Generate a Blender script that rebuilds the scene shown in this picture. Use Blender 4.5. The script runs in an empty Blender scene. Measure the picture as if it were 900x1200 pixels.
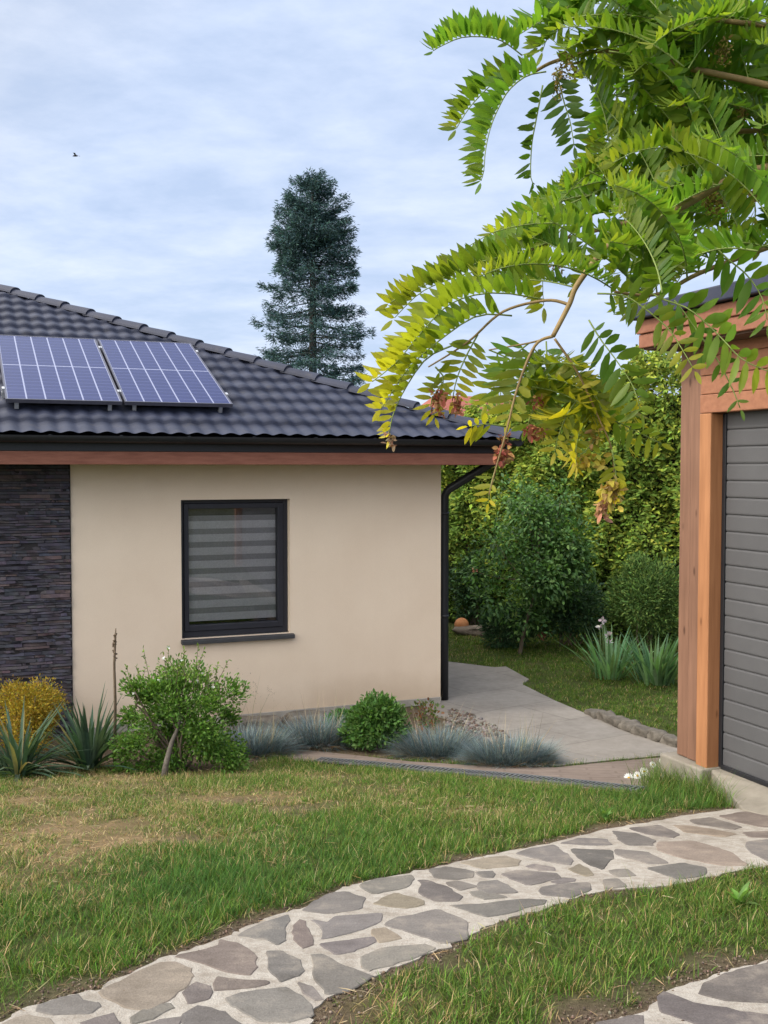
import bpy, bmesh, math, random
import numpy as np
from mathutils import Vector, noise as mnoise
random.seed(7)
rng = np.random.default_rng(7)
sc = bpy.context.scene
COL = sc.collection
R = math.radians

# ------------------------------------------------------------------ camera model
F, HZ, CAMZ = 1250.0, 548.0, 2.5
PITCH = math.atan((600 - HZ) / F)
CP, SP = math.cos(PITCH), math.sin(PITCH)
FWD = np.array([0, CP, -SP]); UPV = np.array([0, SP, CP]); RGT = np.array([1.0, 0, 0])
CAM = np.array([0, 0, CAMZ])

def ray(u, v):
    return FWD + RGT * ((u - 450) / F) + UPV * ((600 - v) / F)

def P(u, v, d):
    return CAM + ray(u, v) * d

# ------------------------------------------------------------------ terrain height
_ky = np.array([-400, -5, 0, 2, 3, 4, 5, 6, 7, 8, 9, 10, 12, 400.0])
_kz = np.array([1.0, 1.0, 1.0, .98, .93, .83, .70, .54, .36, .18, .05, 0.0, 0.0, 0.0])
_fy = np.linspace(-6, 14, 801)
_fz = np.interp(_fy, _ky, _kz)
_k = np.exp(-np.linspace(-2, 2, 41) ** 2); _k /= _k.sum()
_fz = np.convolve(np.pad(_fz, 20, mode='edge'), _k, mode='valid')

def tz(x, y):
    return np.interp(y, _fy, _fz)

def G(u, v):
    r = ray(u, v); d = 1.0
    lo, hi = 0.5, 80.0
    for _ in range(50):
        m = (lo + hi) / 2; p = CAM + r * m
        if p[2] > tz(p[0], p[1]): lo = m
        else: hi = m
    p = CAM + r * hi
    return np.array([p[0], p[1], tz(p[0], p[1])])

# ------------------------------------------------------------------ object helpers
def tag(o, label=None, cat=None, group=None, kind=None):
    if label: o['label'] = label
    if cat: o['category'] = cat
    if group: o['group'] = group
    if kind: o['kind'] = kind
    return o

def empty(name, loc, label, cat, group=None):
    o = bpy.data.objects.new(name, None); COL.objects.link(o)
    o.location = [float(c) for c in loc]; o.empty_display_size = .1
    return tag(o, label, cat, group)

def link(name, me, mats, parent=None):
    o = bpy.data.objects.new(name, me); COL.objects.link(o)
    for m in (mats if isinstance(mats, (list, tuple)) else [mats]): me.materials.append(m)
    if parent is not None:
        o.parent = parent
        # geometry is given in world space: bring it into the parent's space
        loc = Vector((0, 0, 0)); q = parent
        while q is not None:
            loc += Vector(q.location); q = q.parent
        if loc.length > 0:
            n = len(me.vertices); a = np.empty(n * 3, np.float32); me.vertices.foreach_get('co', a)
            a = a.reshape(-1, 3) - np.array(loc, np.float32); me.vertices.foreach_set('co', a.ravel()); me.update()
    return o

def copy_tree(o, parent=None):
    c = o.copy(); COL.objects.link(c); c.parent = parent
    for ch in list(o.children): copy_tree(ch, c)
    return c

def fast_mesh(name, V, faces, col=None, smooth=False, midx=None):
    me = bpy.data.meshes.new(name)
    V = np.asarray(V, np.float32); me.vertices.add(len(V)); me.vertices.foreach_set('co', V.ravel())
    loops = np.concatenate([f.ravel() for f in faces]).astype(np.int32)
    sizes = np.concatenate([np.full(len(f), f.shape[1]) for f in faces])
    starts = np.concatenate([[0], np.cumsum(sizes)[:-1]]).astype(np.int32)
    me.loops.add(len(loops)); me.loops.foreach_set('vertex_index', loops)
    me.polygons.add(len(sizes)); me.polygons.foreach_set('loop_start', starts)
    if midx is not None: me.polygons.foreach_set('material_index', np.asarray(midx, np.int32))
    me.update(calc_edges=True)
    if smooth: me.polygons.foreach_set('use_smooth', np.ones(len(sizes), bool))
    if col is not None:
        c = np.ones((len(V), 4), np.float32); c[:, :3] = col
        a = me.color_attributes.new('Col', 'FLOAT_COLOR', 'POINT'); a.data.foreach_set('color', c.ravel())
    me.update()
    return me

class MB:
    """collects shapes in world space, then builds one mesh object"""
    def __init__(s): s.v = []; s.f = []; s.m = []; s.c = []
    def add(s, vs, fs, mi=0, col=(1, 1, 1)):
        b = len(s.v); s.v += [tuple(float(q) for q in p) for p in vs]; s.c += [col] * len(vs)
        s.f += [tuple(i + b for i in f) for f in fs]; s.m += [mi] * len(fs)
    def hexa(s, p, mi=0, col=(1, 1, 1)):
        s.add(p, [(3, 2, 1, 0), (4, 5, 6, 7), (0, 1, 5, 4), (1, 2, 6, 5), (2, 3, 7, 6), (3, 0, 4, 7)], mi, col)
    def tube(s, pts, rad, n=8, mi=0, col=(1, 1, 1), cap=True):
        pts = [np.array(p, float) for p in pts]; k = len(pts)
        rad = [rad] * k if np.isscalar(rad) else list(rad)
        t0 = pts[1] - pts[0]; ref = np.array([0, 0, 1.0]) if abs(t0[2]) < .8 * np.linalg.norm(t0) else np.array([1.0, 0, 0])
        vs = []; prev = None
        for i in range(k):
            t = pts[min(i + 1, k - 1)] - pts[max(i - 1, 0)]; t = t / (np.linalg.norm(t) + 1e-9)
            a = np.cross(t, ref) if prev is None else prev - t * np.dot(prev, t)
            a = a / (np.linalg.norm(a) + 1e-9); prev = a; b = np.cross(t, a)
            for j in range(n):
                w = 2 * math.pi * j / n; vs.append(pts[i] + (a * math.cos(w) + b * math.sin(w)) * rad[i])
        fs = [(i * n + j, i * n + (j + 1) % n, (i + 1) * n + (j + 1) % n, (i + 1) * n + j) for i in range(k - 1) for j in range(n)]
        if cap: fs += [tuple(range(n))[::-1], tuple((k - 1) * n + j for j in range(n))]
        s.add(vs, fs, mi, col)
    def build(s, name, mats, parent=None, smooth=False, bevel=0):
        me = bpy.data.meshes.new(name); me.from_pydata(s.v, [], s.f)
        me.polygons.foreach_set('material_index', s.m)
        a = me.color_attributes.new('Col', 'FLOAT_COLOR', 'POINT')
        a.data.foreach_set('color', np.array([(*c, 1) for c in s.c], np.float32).ravel())
        if smooth: me.polygons.foreach_set('use_smooth', [True] * len(s.f))
        bm = bmesh.new(); bm.from_mesh(me); bmesh.ops.recalc_face_normals(bm, faces=bm.faces)
        bm.to_mesh(me); bm.free(); me.update()
        o = link(name, me, mats, parent)
        if bevel:
            md = o.modifiers.new('edge', 'BEVEL'); md.width = bevel; md.segments = 2; md.limit_method = 'ANGLE'; md.angle_limit = R(40)
        return o

# ------------------------------------------------------------------ materials
def nodes(name):
    m = bpy.data.materials.new(name); m.use_nodes = True
    nt = m.node_tree; return m, nt, nt.nodes, nt.links, nt.nodes['Principled BSDF']

def noise_node(nt, scale, detail=6, rough=.6, vec=None):
    n = nt.nodes.new('ShaderNodeTexNoise'); n.inputs['Scale'].default_value = scale
    n.inputs['Detail'].default_value = detail; n.inputs['Roughness'].default_value = rough
    if vec is not None: nt.links.new(vec, n.inputs['Vector'])
    return n

def ramp(nt, fac, stops):
    r = nt.nodes.new('ShaderNodeValToRGB'); e = r.color_ramp.elements
    while len(e) < len(stops): e.new(.5)
    for i, (p, c) in enumerate(stops):
        e[i].position = p; e[i].color = (*c, 1) if len(c) == 3 else c
    nt.links.new(fac, r.inputs[0]); return r

def mixc(nt, a, b, fac, mode='MIX'):
    n = nt.nodes.new('ShaderNodeMix'); n.data_type = 'RGBA'; n.blend_type = mode
    for s, v in ((n.inputs[6], a), (n.inputs[7], b), (n.inputs[0], fac)):
        if hasattr(v, 'links') or isinstance(v, bpy.types.NodeSocket): nt.links.new(v, s)
        elif isinstance(v, (int, float)): s.default_value = v
        else: s.default_value = (*v, 1)
    return n.outputs[2]

def bump(nt, height, strength, dist, bsdf):
    b = nt.nodes.new('ShaderNodeBump'); b.inputs['Strength'].default_value = strength; b.inputs['Distance'].default_value = dist
    nt.links.new(height, b.inputs['Height']); nt.links.new(b.outputs[0], bsdf.inputs['Normal']); return b

def coords(nt, kind='Object'):
    n = nt.nodes.new('ShaderNodeTexCoord'); return n.outputs[kind]

def scaled(nt, vec, s, rotz=0):
    n = nt.nodes.new('ShaderNodeMapping'); n.inputs['Scale'].default_value = s; n.inputs['Rotation'].default_value = (0, 0, rotz)
    nt.links.new(vec, n.inputs['Vector']); return n.outputs[0]

def mat_rough(name, c1, c2, scale=6, rough=.8, bstr=.3, bdist=.004, fine=120, stretch=None, rotz=0, spec=.3, attr=False, metallic=0):
    m, nt, N, L, b = nodes(name)
    v = coords(nt)
    if stretch: v = scaled(nt, v, stretch, rotz)
    n1 = noise_node(nt, scale, 8, .62, v); n2 = noise_node(nt, fine, 4, .6, v)
    col = ramp(nt, n1.outputs[0], [(.3, c1), (.7, c2)]).outputs[0]
    g = ramp(nt, n2.outputs[0], [(.25, (.82, .82, .82)), (.75, (1.12, 1.12, 1.12))]).outputs[0]
    col = mixc(nt, col, g, .8, 'MULTIPLY')
    if attr:
        a = N.new('ShaderNodeVertexColor'); a.layer_name = 'Col'
        col = mixc(nt, col, a.outputs[0], 1.0, 'MULTIPLY')
    L.new(col, b.inputs['Base Color']); b.inputs['Roughness'].default_value = rough
    b.inputs['Specular IOR Level'].default_value = spec; b.inputs['Metallic'].default_value = metallic
    if bstr: bump(nt, n2.outputs[0], bstr, bdist, b)
    return m

def mat_plain(name, c, rough=.5, spec=.4, metallic=0, var=.12, scale=9):
    return mat_rough(name, tuple(x * (1 - var) for x in c), tuple(x * (1 + var) for x in c), scale, rough, .05, .001, 60, spec=spec, metallic=metallic)

def mat_leaf(name, trans=.35, rough=.5, tint=(1.25, 1.3, .6), spec=.25):
    m, nt, N, L, b = nodes(name)
    a = N.new('ShaderNodeVertexColor'); a.layer_name = 'Col'
    n = noise_node(nt, 30, 3, .6, coords(nt))
    g = ramp(nt, n.outputs[0], [(.25, (.78, .8, .78)), (.75, (1.2, 1.18, 1.2))]).outputs[0]
    col = mixc(nt, a.outputs[0], g, .8, 'MULTIPLY')
    L.new(col, b.inputs['Base Color']); b.inputs['Roughness'].default_value = rough; b.inputs['Specular IOR Level'].default_value = spec
    t = N.new('ShaderNodeBsdfTranslucent'); L.new(mixc(nt, col, tint, 1.0, 'MULTIPLY'), t.inputs[0])
    mx = N.new('ShaderNodeMixShader'); mx.inputs[0].default_value = trans
    L.new(b.outputs[0], mx.inputs[1]); L.new(t.outputs[0], mx.inputs[2]); L.new(mx.outputs[0], N['Material Output'].inputs[0])
    return m

M = {}
def mat_render():
    m, nt, N, L, b = nodes('cream_render'); v = coords(nt)
    n1 = noise_node(nt, 1.3, 7, .6, v); n2 = noise_node(nt, 260, 4, .65, v); n3 = noise_node(nt, 1.0, 6, .65, scaled(nt, v, (5, 5, .35)))
    col = ramp(nt, n1.outputs[0], [(.3, (.785, .64, .50)), (.7, (.84, .70, .555))]).outputs[0]
    col = mixc(nt, col, ramp(nt, n3.outputs[0], [(.3, (.93, .92, .90)), (.6, (1.01, 1.01, 1.01))]).outputs[0], .15, 'MULTIPLY')
    col = mixc(nt, col, ramp(nt, n2.outputs[0], [(.25, (.9, .9, .9)), (.75, (1.06, 1.06, 1.06))]).outputs[0], .9, 'MULTIPLY')
    # splash dirt low on the wall
    sx = N.new('ShaderNodeSeparateXYZ'); L.new(v, sx.inputs[0])
    ad = N.new('ShaderNodeMath'); ad.operation = 'MULTIPLY_ADD'; ad.inputs[1].default_value = .5; L.new(n1.outputs[0], ad.inputs[0]); L.new(sx.outputs[2], ad.inputs[2])
    d = ramp(nt, ad.outputs[0], [(.28, (.72, .68, .62)), (.62, (1, 1, 1))]).outputs[0]
    col = mixc(nt, col, d, .6, 'MULTIPLY')
    L.new(col, b.inputs['Base Color']); b.inputs['Roughness'].default_value = .92; b.inputs['Specular IOR Level'].default_value = .12
    bump(nt, n2.outputs[0], .45, .004, b); return m
M['render'] = mat_render()
M['bark'] = mat_rough('bark', (.10, .075, .055), (.19, .15, .11), 14, .9, .6, .01, 60, (1, 1, .25))
M['twig'] = mat_rough('locust_twig', (.17, .115, .05), (.30, .205, .085), 25, .6, .4, .002, 120)
def mat_tile():
    m, nt, N, L, b = nodes('charcoal_roof_tile'); v = coords(nt)
    n1 = noise_node(nt, 2.2, 8, .62, v); n2 = noise_node(nt, 90, 4, .6, v); n3 = noise_node(nt, 7, 7, .7, v)
    col = ramp(nt, n1.outputs[0], [(.3, (.021, .025, .046)), (.7, (.038, .044, .075))]).outputs[0]
    col = mixc(nt, col, ramp(nt, n2.outputs[0], [(.25, (.75, .75, .75)), (.75, (1.2, 1.2, 1.2))]).outputs[0], .8, 'MULTIPLY')
    col = mixc(nt, col, (.085, .075, .066), ramp(nt, n3.outputs[0], [(.56, (0, 0, 0)), (.72, (.38,) * 3)]).outputs[0])
    L.new(col, b.inputs['Base Color']); b.inputs['Roughness'].default_value = .55; b.inputs['Specular IOR Level'].default_value = .28
    bump(nt, n2.outputs[0], .25, .002, b); return m
M['tile'] = mat_tile()
M['dark_metal'] = mat_plain('black_gutter_metal', (.016, .017, .021), .4)
M['frame'] = mat_plain('anthracite_frame', (.022, .023, .032), .45)
M['fascia'] = mat_rough('redbrown_fascia', (.20, .075, .05), (.30, .125, .085), 5, .7, .3, .002, 60, (1, 1, 8))
M['soffit'] = mat_rough('brown_soffit', (.10, .06, .045), (.15, .09, .065), 6, .8, .2, .002)
M['cladding'] = mat_rough('ledge_stone', (.75, .75, .75), (1.2, 1.2, 1.2), 9, .85, .7, .008, 70, attr=True)
M['plinth'] = mat_rough('plinth_stone', (.30, .28, .25), (.42, .39, .35), 7, .9, .5, .004)
M['concrete'] = None
M['white_metal'] = mat_plain('silver_alu', (.62, .63, .66), .35, metallic=.6)
M['leaf'] = mat_leaf('leaf')
M['leaf_locust'] = mat_leaf('locust_leaf', .55, .42, (1.4, 1.45, .55), .3)
M['leaf_dry'] = mat_leaf('fescue_leaf', .2, .7, (1, 1, 1), .1)
M['grass'] = mat_leaf('grass_blade', .3, .6, (1.2, 1.2, .7), .15)
M['needle'] = mat_leaf('needle', .12, .7, (1, 1, .8), .1)
M['terracotta'] = mat_rough('terracotta', (.42, .17, .07), (.55, .25, .11), 12, .8, .2, .002)
M['petal'] = mat_leaf('petal', .3, .6, (1, 1, 1), .2)
M['rock'] = mat_rough('rock', (.085, .075, .062), (.21, .185, .155), 9, .9, .8, .012, 45, attr=True)
M['red_tile'] = mat_rough('red_roof_tile', (.24, .07, .05), (.34, .11, .08), 8, .75, .4, .01, 30)

def wood(name, c1, c2, along='z', rotz=0):
    m, nt, N, L, b = nodes(name)
    v = scaled(nt, coords(nt), {'z': (14, 14, .9), 'h': (.9, 14, 14)}[along], 0)
    if along == 'h':
        v = scaled(nt, scaled(nt, coords(nt), (1, 1, 1), rotz), (.9, 14, 14))
    n = noise_node(nt, 2.2, 8, .62, v); n2 = noise_node(nt, 1.4, 3, .5, coords(nt))
    col = ramp(nt, n.outputs[0], [(.25, c1), (.75, c2)]).outputs[0]
    g = ramp(nt, n2.outputs[0], [(.3, (.82, .80, .78)), (.7, (1.1, 1.1, 1.1))]).outputs[0]
    col = mixc(nt, col, g, .9, 'MULTIPLY')
    # knots
    vo = N.new('ShaderNodeTexVoronoi'); vo.inputs['Scale'].default_value = 1
    L.new(scaled(nt, coords(nt), (9, 9, 3.2)), vo.inputs['Vector'])
    k = ramp(nt, vo.outputs['Distance'], [(.05, (.25, .18, .15)), (.13, (1, 1, 1))]).outputs[0]
    col = mixc(nt, col, k, .75, 'MULTIPLY')
    L.new(col, b.inputs['Base Color']); b.inputs['Roughness'].default_value = .6; b.inputs['Specular IOR Level'].default_value = .3
    bump(nt, n.outputs[0], .25, .002, b)
    return m
M['wood_post'] = wood('orange_larch_post', (.29, .125, .055), (.46, .215, .10))
M['wood_board'] = wood('redbrown_larch_board', (.165, .085, .055), (.27, .145, .095))
M['wood_beam'] = wood('larch_beam', (.26, .11, .06), (.38, .17, .095), 'h', R(22) - math.pi / 2)
M['garage_fascia'] = wood('garage_fascia', (.24, .095, .055), (.34, .15, .09), 'h', R(22) - math.pi / 2)

def mat_concrete(name, c1, c2, brick=None, rotz=0):
    m, nt, N, L, b = nodes(name)
    v = coords(nt)
    n1 = noise_node(nt, 1.7, 8, .65, v); n2 = noise_node(nt, 150, 4, .6, v); n3 = noise_node(nt, 12, 6, .7, v)
    col = ramp(nt, n1.outputs[0], [(.3, c1), (.7, c2)]).outputs[0]
    g = ramp(nt, n3.outputs[0], [(.3, (.8, .79, .77)), (.7, (1.08, 1.08, 1.08))]).outputs[0]
    col = mixc(nt, col, g, .8, 'MULTIPLY')
    h = n2.outputs[0]
    if brick:
        bt = N.new('ShaderNodeTexBrick'); L.new(scaled(nt, v, (1, 1, 1), rotz), bt.inputs['Vector'])
        bt.inputs['Scale'].default_value = 1; bt.inputs['Brick Width'].default_value = brick[0]; bt.inputs['Row Height'].default_value = brick[1]
        bt.inputs['Mortar Size'].default_value = brick[2]; bt.inputs['Mortar Smooth'].default_value = .3
        bt.inputs['Color1'].default_value = (.85, .85, .85, 1); bt.inputs['Color2'].default_value = (1.1, 1.08, 1.05, 1); bt.inputs['Mortar'].default_value = (.55, .53, .5, 1)
        col = mixc(nt, col, bt.outputs[0], .42, 'MULTIPLY')
    L.new(col, b.inputs['Base Color']); b.inputs['Roughness'].default_value = .9; b.inputs['Specular IOR Level'].default_value = .2
    bump(nt, h, .35, .003, b)
    return m
M['concrete'] = mat_concrete('concrete_slabs', (.215, .195, .175), (.29, .268, .245), (1.0, .75, .012), R(-35))
M['foundation'] = mat_concrete('pale_concrete', (.20, .18, .15), (.31, .28, .235))
M['pavers'] = mat_concrete('brown_pavers', (.18, .14, .118), (.25, .20, .17), (.42, .14, .012), R(8))
M['mortar'] = mat_concrete('pale_mortar', (.36, .32, .27), (.47, .425, .365))
def mat_flag():
    m, nt, N, L, b = nodes('flagstone'); v = coords(nt)
    a = N.new('ShaderNodeVertexColor'); a.layer_name = 'Col'
    n1 = noise_node(nt, 5, 8, .7, v); n2 = noise_node(nt, 3.0, 6, .65, scaled(nt, v, (1, 7, 1), R(35))); n3 = noise_node(nt, 130, 4, .65, v)
    col = mixc(nt, a.outputs[0], ramp(nt, n1.outputs[0], [(.28, (.66, .64, .62)), (.5, (1, 1, 1)), (.72, (1.35, 1.3, 1.22))]).outputs[0], .9, 'MULTIPLY')
    col = mixc(nt, col, ramp(nt, n2.outputs[0], [(.3, (.72, .70, .70)), (.7, (1.22, 1.2, 1.18))]).outputs[0], .35, 'MULTIPLY')
    col = mixc(nt, col, ramp(nt, n3.outputs[0], [(.3, (.75, .75, .75)), (.7, (1.2, 1.2, 1.2))]).outputs[0], .8, 'MULTIPLY')
    # pale cement film left on parts of the faces
    col = mixc(nt, col, (.30, .265, .225), ramp(nt, n1.outputs[0], [(.54, (0, 0, 0)), (.74, (.7,) * 3)]).outputs[0])
    L.new(col, b.inputs['Base Color']); b.inputs['Roughness'].default_value = .88; b.inputs['Specular IOR Level'].default_value = .2
    mx = N.new('ShaderNodeMath'); mx.operation = 'ADD'; L.new(n3.outputs[0], mx.inputs[0]); L.new(n2.outputs[0], mx.inputs[1]); bump(nt, mx.outputs[0], .6, .006, b)
    return m
M['flag'] = mat_flag()
def mat_mortar():
    m, nt, N, L, b = nodes('path_mortar'); v = coords(nt)
    n1 = noise_node(nt, 2.6, 8, .7, v); n2 = noise_node(nt, 22, 6, .7, v); n3 = noise_node(nt, 170, 4, .7, v)
    col = ramp(nt, n1.outputs[0], [(.3, (.30, .27, .235)), (.5, (.41, .378, .338)), (.72, (.48, .45, .41))]).outputs[0]
    col = mixc(nt, col, ramp(nt, n2.outputs[0], [(.3, (.68, .64, .6)), (.6, (1.06, 1.06, 1.06))]).outputs[0], .8, 'MULTIPLY')
    col = mixc(nt, col, ramp(nt, n3.outputs[0], [(.28, (.7, .68, .65)), (.6, (1.1, 1.1, 1.1))]).outputs[0], .8, 'MULTIPLY')
    L.new(col, b.inputs['Base Color']); b.inputs['Roughness'].default_value = .95; b.inputs['Specular IOR Level'].default_value = .1
    mx = N.new('ShaderNodeMath'); mx.operation = 'ADD'; L.new(n3.outputs[0], mx.inputs[0]); L.new(n2.outputs[0], mx.inputs[1]); bump(nt, mx.outputs[0], .7, .008, b)
    return m
M['mortar'] = mat_mortar()

# lawn ground: soil, dry straw and moss by masks stored per vertex
def mat_ground():
    m, nt, N, L, b = nodes('lawn_ground')
    v = coords(nt)
    n1 = noise_node(nt, 3.2, 8, .65, v); n2 = noise_node(nt, 45, 6, .7, v); n3 = noise_node(nt, 220, 3, .6, v)
    soil = ramp(nt, n2.outputs[0], [(.3, (.095, .066, .047)), (.55, (.17, .125, .09)), (.75, (.25, .19, .14))]).outputs[0]
    turf = ramp(nt, n2.outputs[0], [(.3, (.045, .06, .018)), (.6, (.085, .10, .032)), (.8, (.16, .14, .06))]).outputs[0]
    straw = ramp(nt, n2.outputs[0], [(.3, (.17, .115, .06)), (.7, (.37, .27, .155))]).outputs[0]
    a = N.new('ShaderNodeVertexColor'); a.layer_name = 'Col'
    sx = N.new('ShaderNodeSeparateColor'); L.new(a.outputs[0], sx.inputs[0])
    col = mixc(nt, turf, straw, sx.outputs[1]); col = mixc(nt, col, soil, sx.outputs[0])
    g = ramp(nt, n1.outputs[0], [(.3, (.8, .8, .8)), (.7, (1.15, 1.15, 1.15))]).outputs[0]
    col = mixc(nt, col, g, .9, 'MULTIPLY')
    L.new(col, b.inputs['Base Color']); b.inputs['Roughness'].default_value = .95; b.inputs['Specular IOR Level'].default_value = .1
    mx = N.new('ShaderNodeMath'); mx.operation = 'ADD'; L.new(n2.outputs[0], mx.inputs[0]); L.new(n3.outputs[0], mx.inputs[1])
    bump(nt, mx.outputs[0], .8, .02, b)
    return m
M['ground'] = mat_ground()

# ------------------------------------------------------------------ numpy helpers
def nrm(a):
    return a / (np.linalg.norm(a, axis=-1, keepdims=True) + 1e-9)

def inside(px, py, poly):
    r = np.zeros(len(px), bool); n = len(poly)
    for i in range(n):
        x1, y1 = poly[i][:2]; x2, y2 = poly[(i + 1) % n][:2]
        c = ((y1 > py) != (y2 > py)) & (px < (x2 - x1) * (py - y1) / (y2 - y1 + 1e-12) + x1)
        r ^= c
    return r

def seg_dist(px, py, poly, closed=True):
    best = np.full(len(px), 1e9); n = len(poly)
    for i in range(n if closed else n - 1):
        a = np.array(poly[i][:2]); b = np.array(poly[(i + 1) % n][:2]); d = b - a; l = d @ d + 1e-12
        t = np.clip(((px - a[0]) * d[0] + (py - a[1]) * d[1]) / l, 0, 1)
        best = np.minimum(best, np.hypot(px - a[0] - t * d[0], py - a[1] - t * d[1]))
    return best

def rough2d(x, y, s, seed=0):
    """cheap smooth value noise, 0..1, vectorised"""
    def h(i, j):
        q = np.sin(i * 127.1 + j * 311.7 + seed * 74.7) * 43758.5453
        return q - np.floor(q)
    X = x * s; Y = y * s; i = np.floor(X); j = np.floor(Y); f = X - i; g = Y - j
    f = f * f * (3 - 2 * f); g = g * g * (3 - 2 * g)
    return (h(i, j) * (1 - f) + h(i + 1, j) * f) * (1 - g) + (h(i, j + 1) * (1 - f) + h(i + 1, j + 1) * f) * g

def leaves(name, Pb, D, N, L, W, C, mat, parent, shape='oval', fold=.25, droop=.1, smooth=True):
    Pb = np.asarray(Pb, float); n = len(Pb); D = nrm(np.asarray(D, float)); S = nrm(np.cross(D, N)); N = np.cross(S, D)
    L = np.broadcast_to(L, (n,))[:, None]; W = np.broadcast_to(W, (n,))[:, None]
    if shape == 'diamond':
        prof = [(0, 0), (.45, 1), (1, 0)]
    elif shape == 'oval':
        prof = [(0, 0), (.18, .72), (.45, 1), (.75, .75), (1, 0)]
    elif shape == 'sword':
        prof = [(0, .55), (.3, 1), (.65, .75), (1, 0)]
    else:  # blade
        prof = [(0, .8), (.5, .8), (1, 0)]
    vs = []; idx = {}
    for k, (t, w) in enumerate(prof):
        c = Pb + D * L * t - N * (droop * t * t) * L
        if shape == 'blade' or shape == 'sword':
            if w == 0: idx[k] = (len(vs),); vs.append(c)
            else:
                if shape == 'sword':
                    idx[k] = (len(vs), len(vs) + 1, len(vs) + 2)
                    vs += [c + S * W * w / 2 + N * W * w * fold, c, c - S * W * w / 2 + N * W * w * fold]
                else:
                    idx[k] = (len(vs), len(vs) + 1); vs += [c + S * W * w / 2, c - S * W * w / 2]
        elif w == 0: idx[k] = (len(vs),); vs.append(c)
        else:
            idx[k] = (len(vs), len(vs) + 1, len(vs) + 2)
            vs += [c + S * W * w / 2 + N * W * w * fold, c, c - S * W * w / 2 + N * W * w * fold]
    nv = len(vs); V = np.stack(vs, 1).reshape(-1, 3); base = (np.arange(n) * nv)[:, None]
    tri = []; quad = []
    for k in range(len(prof) - 1):
        a, b = idx[k], idx[k + 1]
        if len(a) == 1 and len(b) == 3: tri += [(a[0], b[0], b[1]), (a[0], b[1], b[2])]
        elif len(a) == 3 and len(b) == 1: tri += [(a[0], b[0], a[1]), (a[1], b[0], a[2])]
        elif len(a) == 3: quad += [(a[0], b[0], b[1], a[1]), (a[1], b[1], b[2], a[2])]
        elif len(a) == 2 and len(b) == 2: quad += [(a[0], b[0], b[1], a[1])]
        elif len(a) == 2 and len(b) == 1: tri += [(a[0], b[0], a[1])]
    fs = []
    for t in tri: fs.append(base + np.array(t)[None])
    tri_f = np.concatenate(fs) if fs else None
    qs = [base + np.array(q)[None] for q in quad]
    faces = ([tri_f] if fs else []) + ([np.concatenate(qs)] if qs else [])
    me = fast_mesh(name, V, faces, np.repeat(np.asarray(C, float), nv, axis=0), smooth)
    return link(name, me, mat, parent)

def pick(n, cols, wts=None, jit=.18):
    cols = np.array(cols, float); i = rng.choice(len(cols), n, p=wts)
    return np.clip(cols[i] * (1 + jit * rng.standard_normal((n, 1))) * (1 + .06 * rng.standard_normal((n, 3))), .004, .95)

def sphere_dirs(n):
    return nrm(rng.standard_normal((n, 3)))

# ------------------------------------------------------------------ ground sheets
def catmull(pts, per=6):
    pts = [np.array(p, float) for p in pts]; out = []
    for i in range(len(pts) - 1):
        p0 = pts[max(i - 1, 0)]; p1 = pts[i]; p2 = pts[i + 1]; p3 = pts[min(i + 2, len(pts) - 1)]
        for k in range(per):
            t = k / per
            out.append(.5 * ((2 * p1) + (-p0 + p2) * t + (2 * p0 - 5 * p1 + 4 * p2 - p3) * t * t + (-p0 + 3 * p1 - 3 * p2 + p3) * t ** 3))
    out.append(pts[-1]); return out

def sheet(name, poly, zoff, mat, step=.25, skirt=.06):
    bm = bmesh.new(); vs = [bm.verts.new((p[0], p[1], 0)) for p in poly]; bm.faces.new(vs)
    bmesh.ops.triangulate(bm, faces=bm.faces[:])
    xs = [p[0] for p in poly]; ys = [p[1] for p in poly]
    for ax, lo, hi in ((0, min(xs), max(xs)), (1, min(ys), max(ys))):
        c = lo + step
        while c < hi:
            no = (1, 0, 0) if ax == 0 else (0, 1, 0); co = (c, 0, 0) if ax == 0 else (0, c, 0)
            bmesh.ops.bisect_plane(bm, geom=bm.verts[:] + bm.edges[:] + bm.faces[:], plane_co=co, plane_no=no, dist=1e-5); c += step
    for v in bm.verts: v.co.z = float(tz(v.co.x, v.co.y)) + zoff
    bmesh.ops.recalc_face_normals(bm, faces=bm.faces[:])
    if sum(f.normal.z for f in bm.faces) < 0: bmesh.ops.reverse_faces(bm, faces=bm.faces[:])
    be = [e for e in bm.edges if len(e.link_faces) == 1]
    r = bmesh.ops.extrude_edge_only(bm, edges=be)
    for g in r['geom']:
        if isinstance(g, bmesh.types.BMVert): g.co.z -= skirt
    me = bpy.data.meshes.new(name); bm.to_mesh(me); bm.free()
    return tag(link(name, me, mat), kind='structure')

up_edge = [(-120, 1238), (-60, 1222), (0, 1197), (45, 1178), (90, 1166), (115, 1160), (150, 1142), (190, 1125), (225, 1114), (267, 1099), (283, 1090), (335, 1070), (370, 1060),
           (397, 1045), (421, 1036), (478, 1024), (522, 1015), (555, 1007), (589, 1000), (653, 987), (710, 973), (757, 965), (800, 957), (850, 950), (877, 947), (925, 946), (1000, 955)]
lo_edge = [(1000, 1000), (950, 1008), (900, 1016), (887, 1018), (840, 1027), (797, 1037), (740, 1042), (687, 1050), (644, 1065), (607, 1076), (578, 1084), (555, 1094), (525, 1110), (497, 1122),
           (455, 1139), (428, 1150), (405, 1163), (385, 1172), (364, 1187), (362, 1202), (345, 1240), (300, 1300)]
def jit_line(px, amp, per=5):
    w = [G(*p)[:2] for p in px]; w = catmull(w, per)
    return [np.array([p[0] + amp * (random.random() - .5), p[1] + amp * (random.random() - .5)]) for p in w]
path_poly = jit_line(up_edge, .025) + jit_line(lo_edge, .03) + [G(150, 1330)[:2], G(-100, 1330)[:2]]
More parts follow.
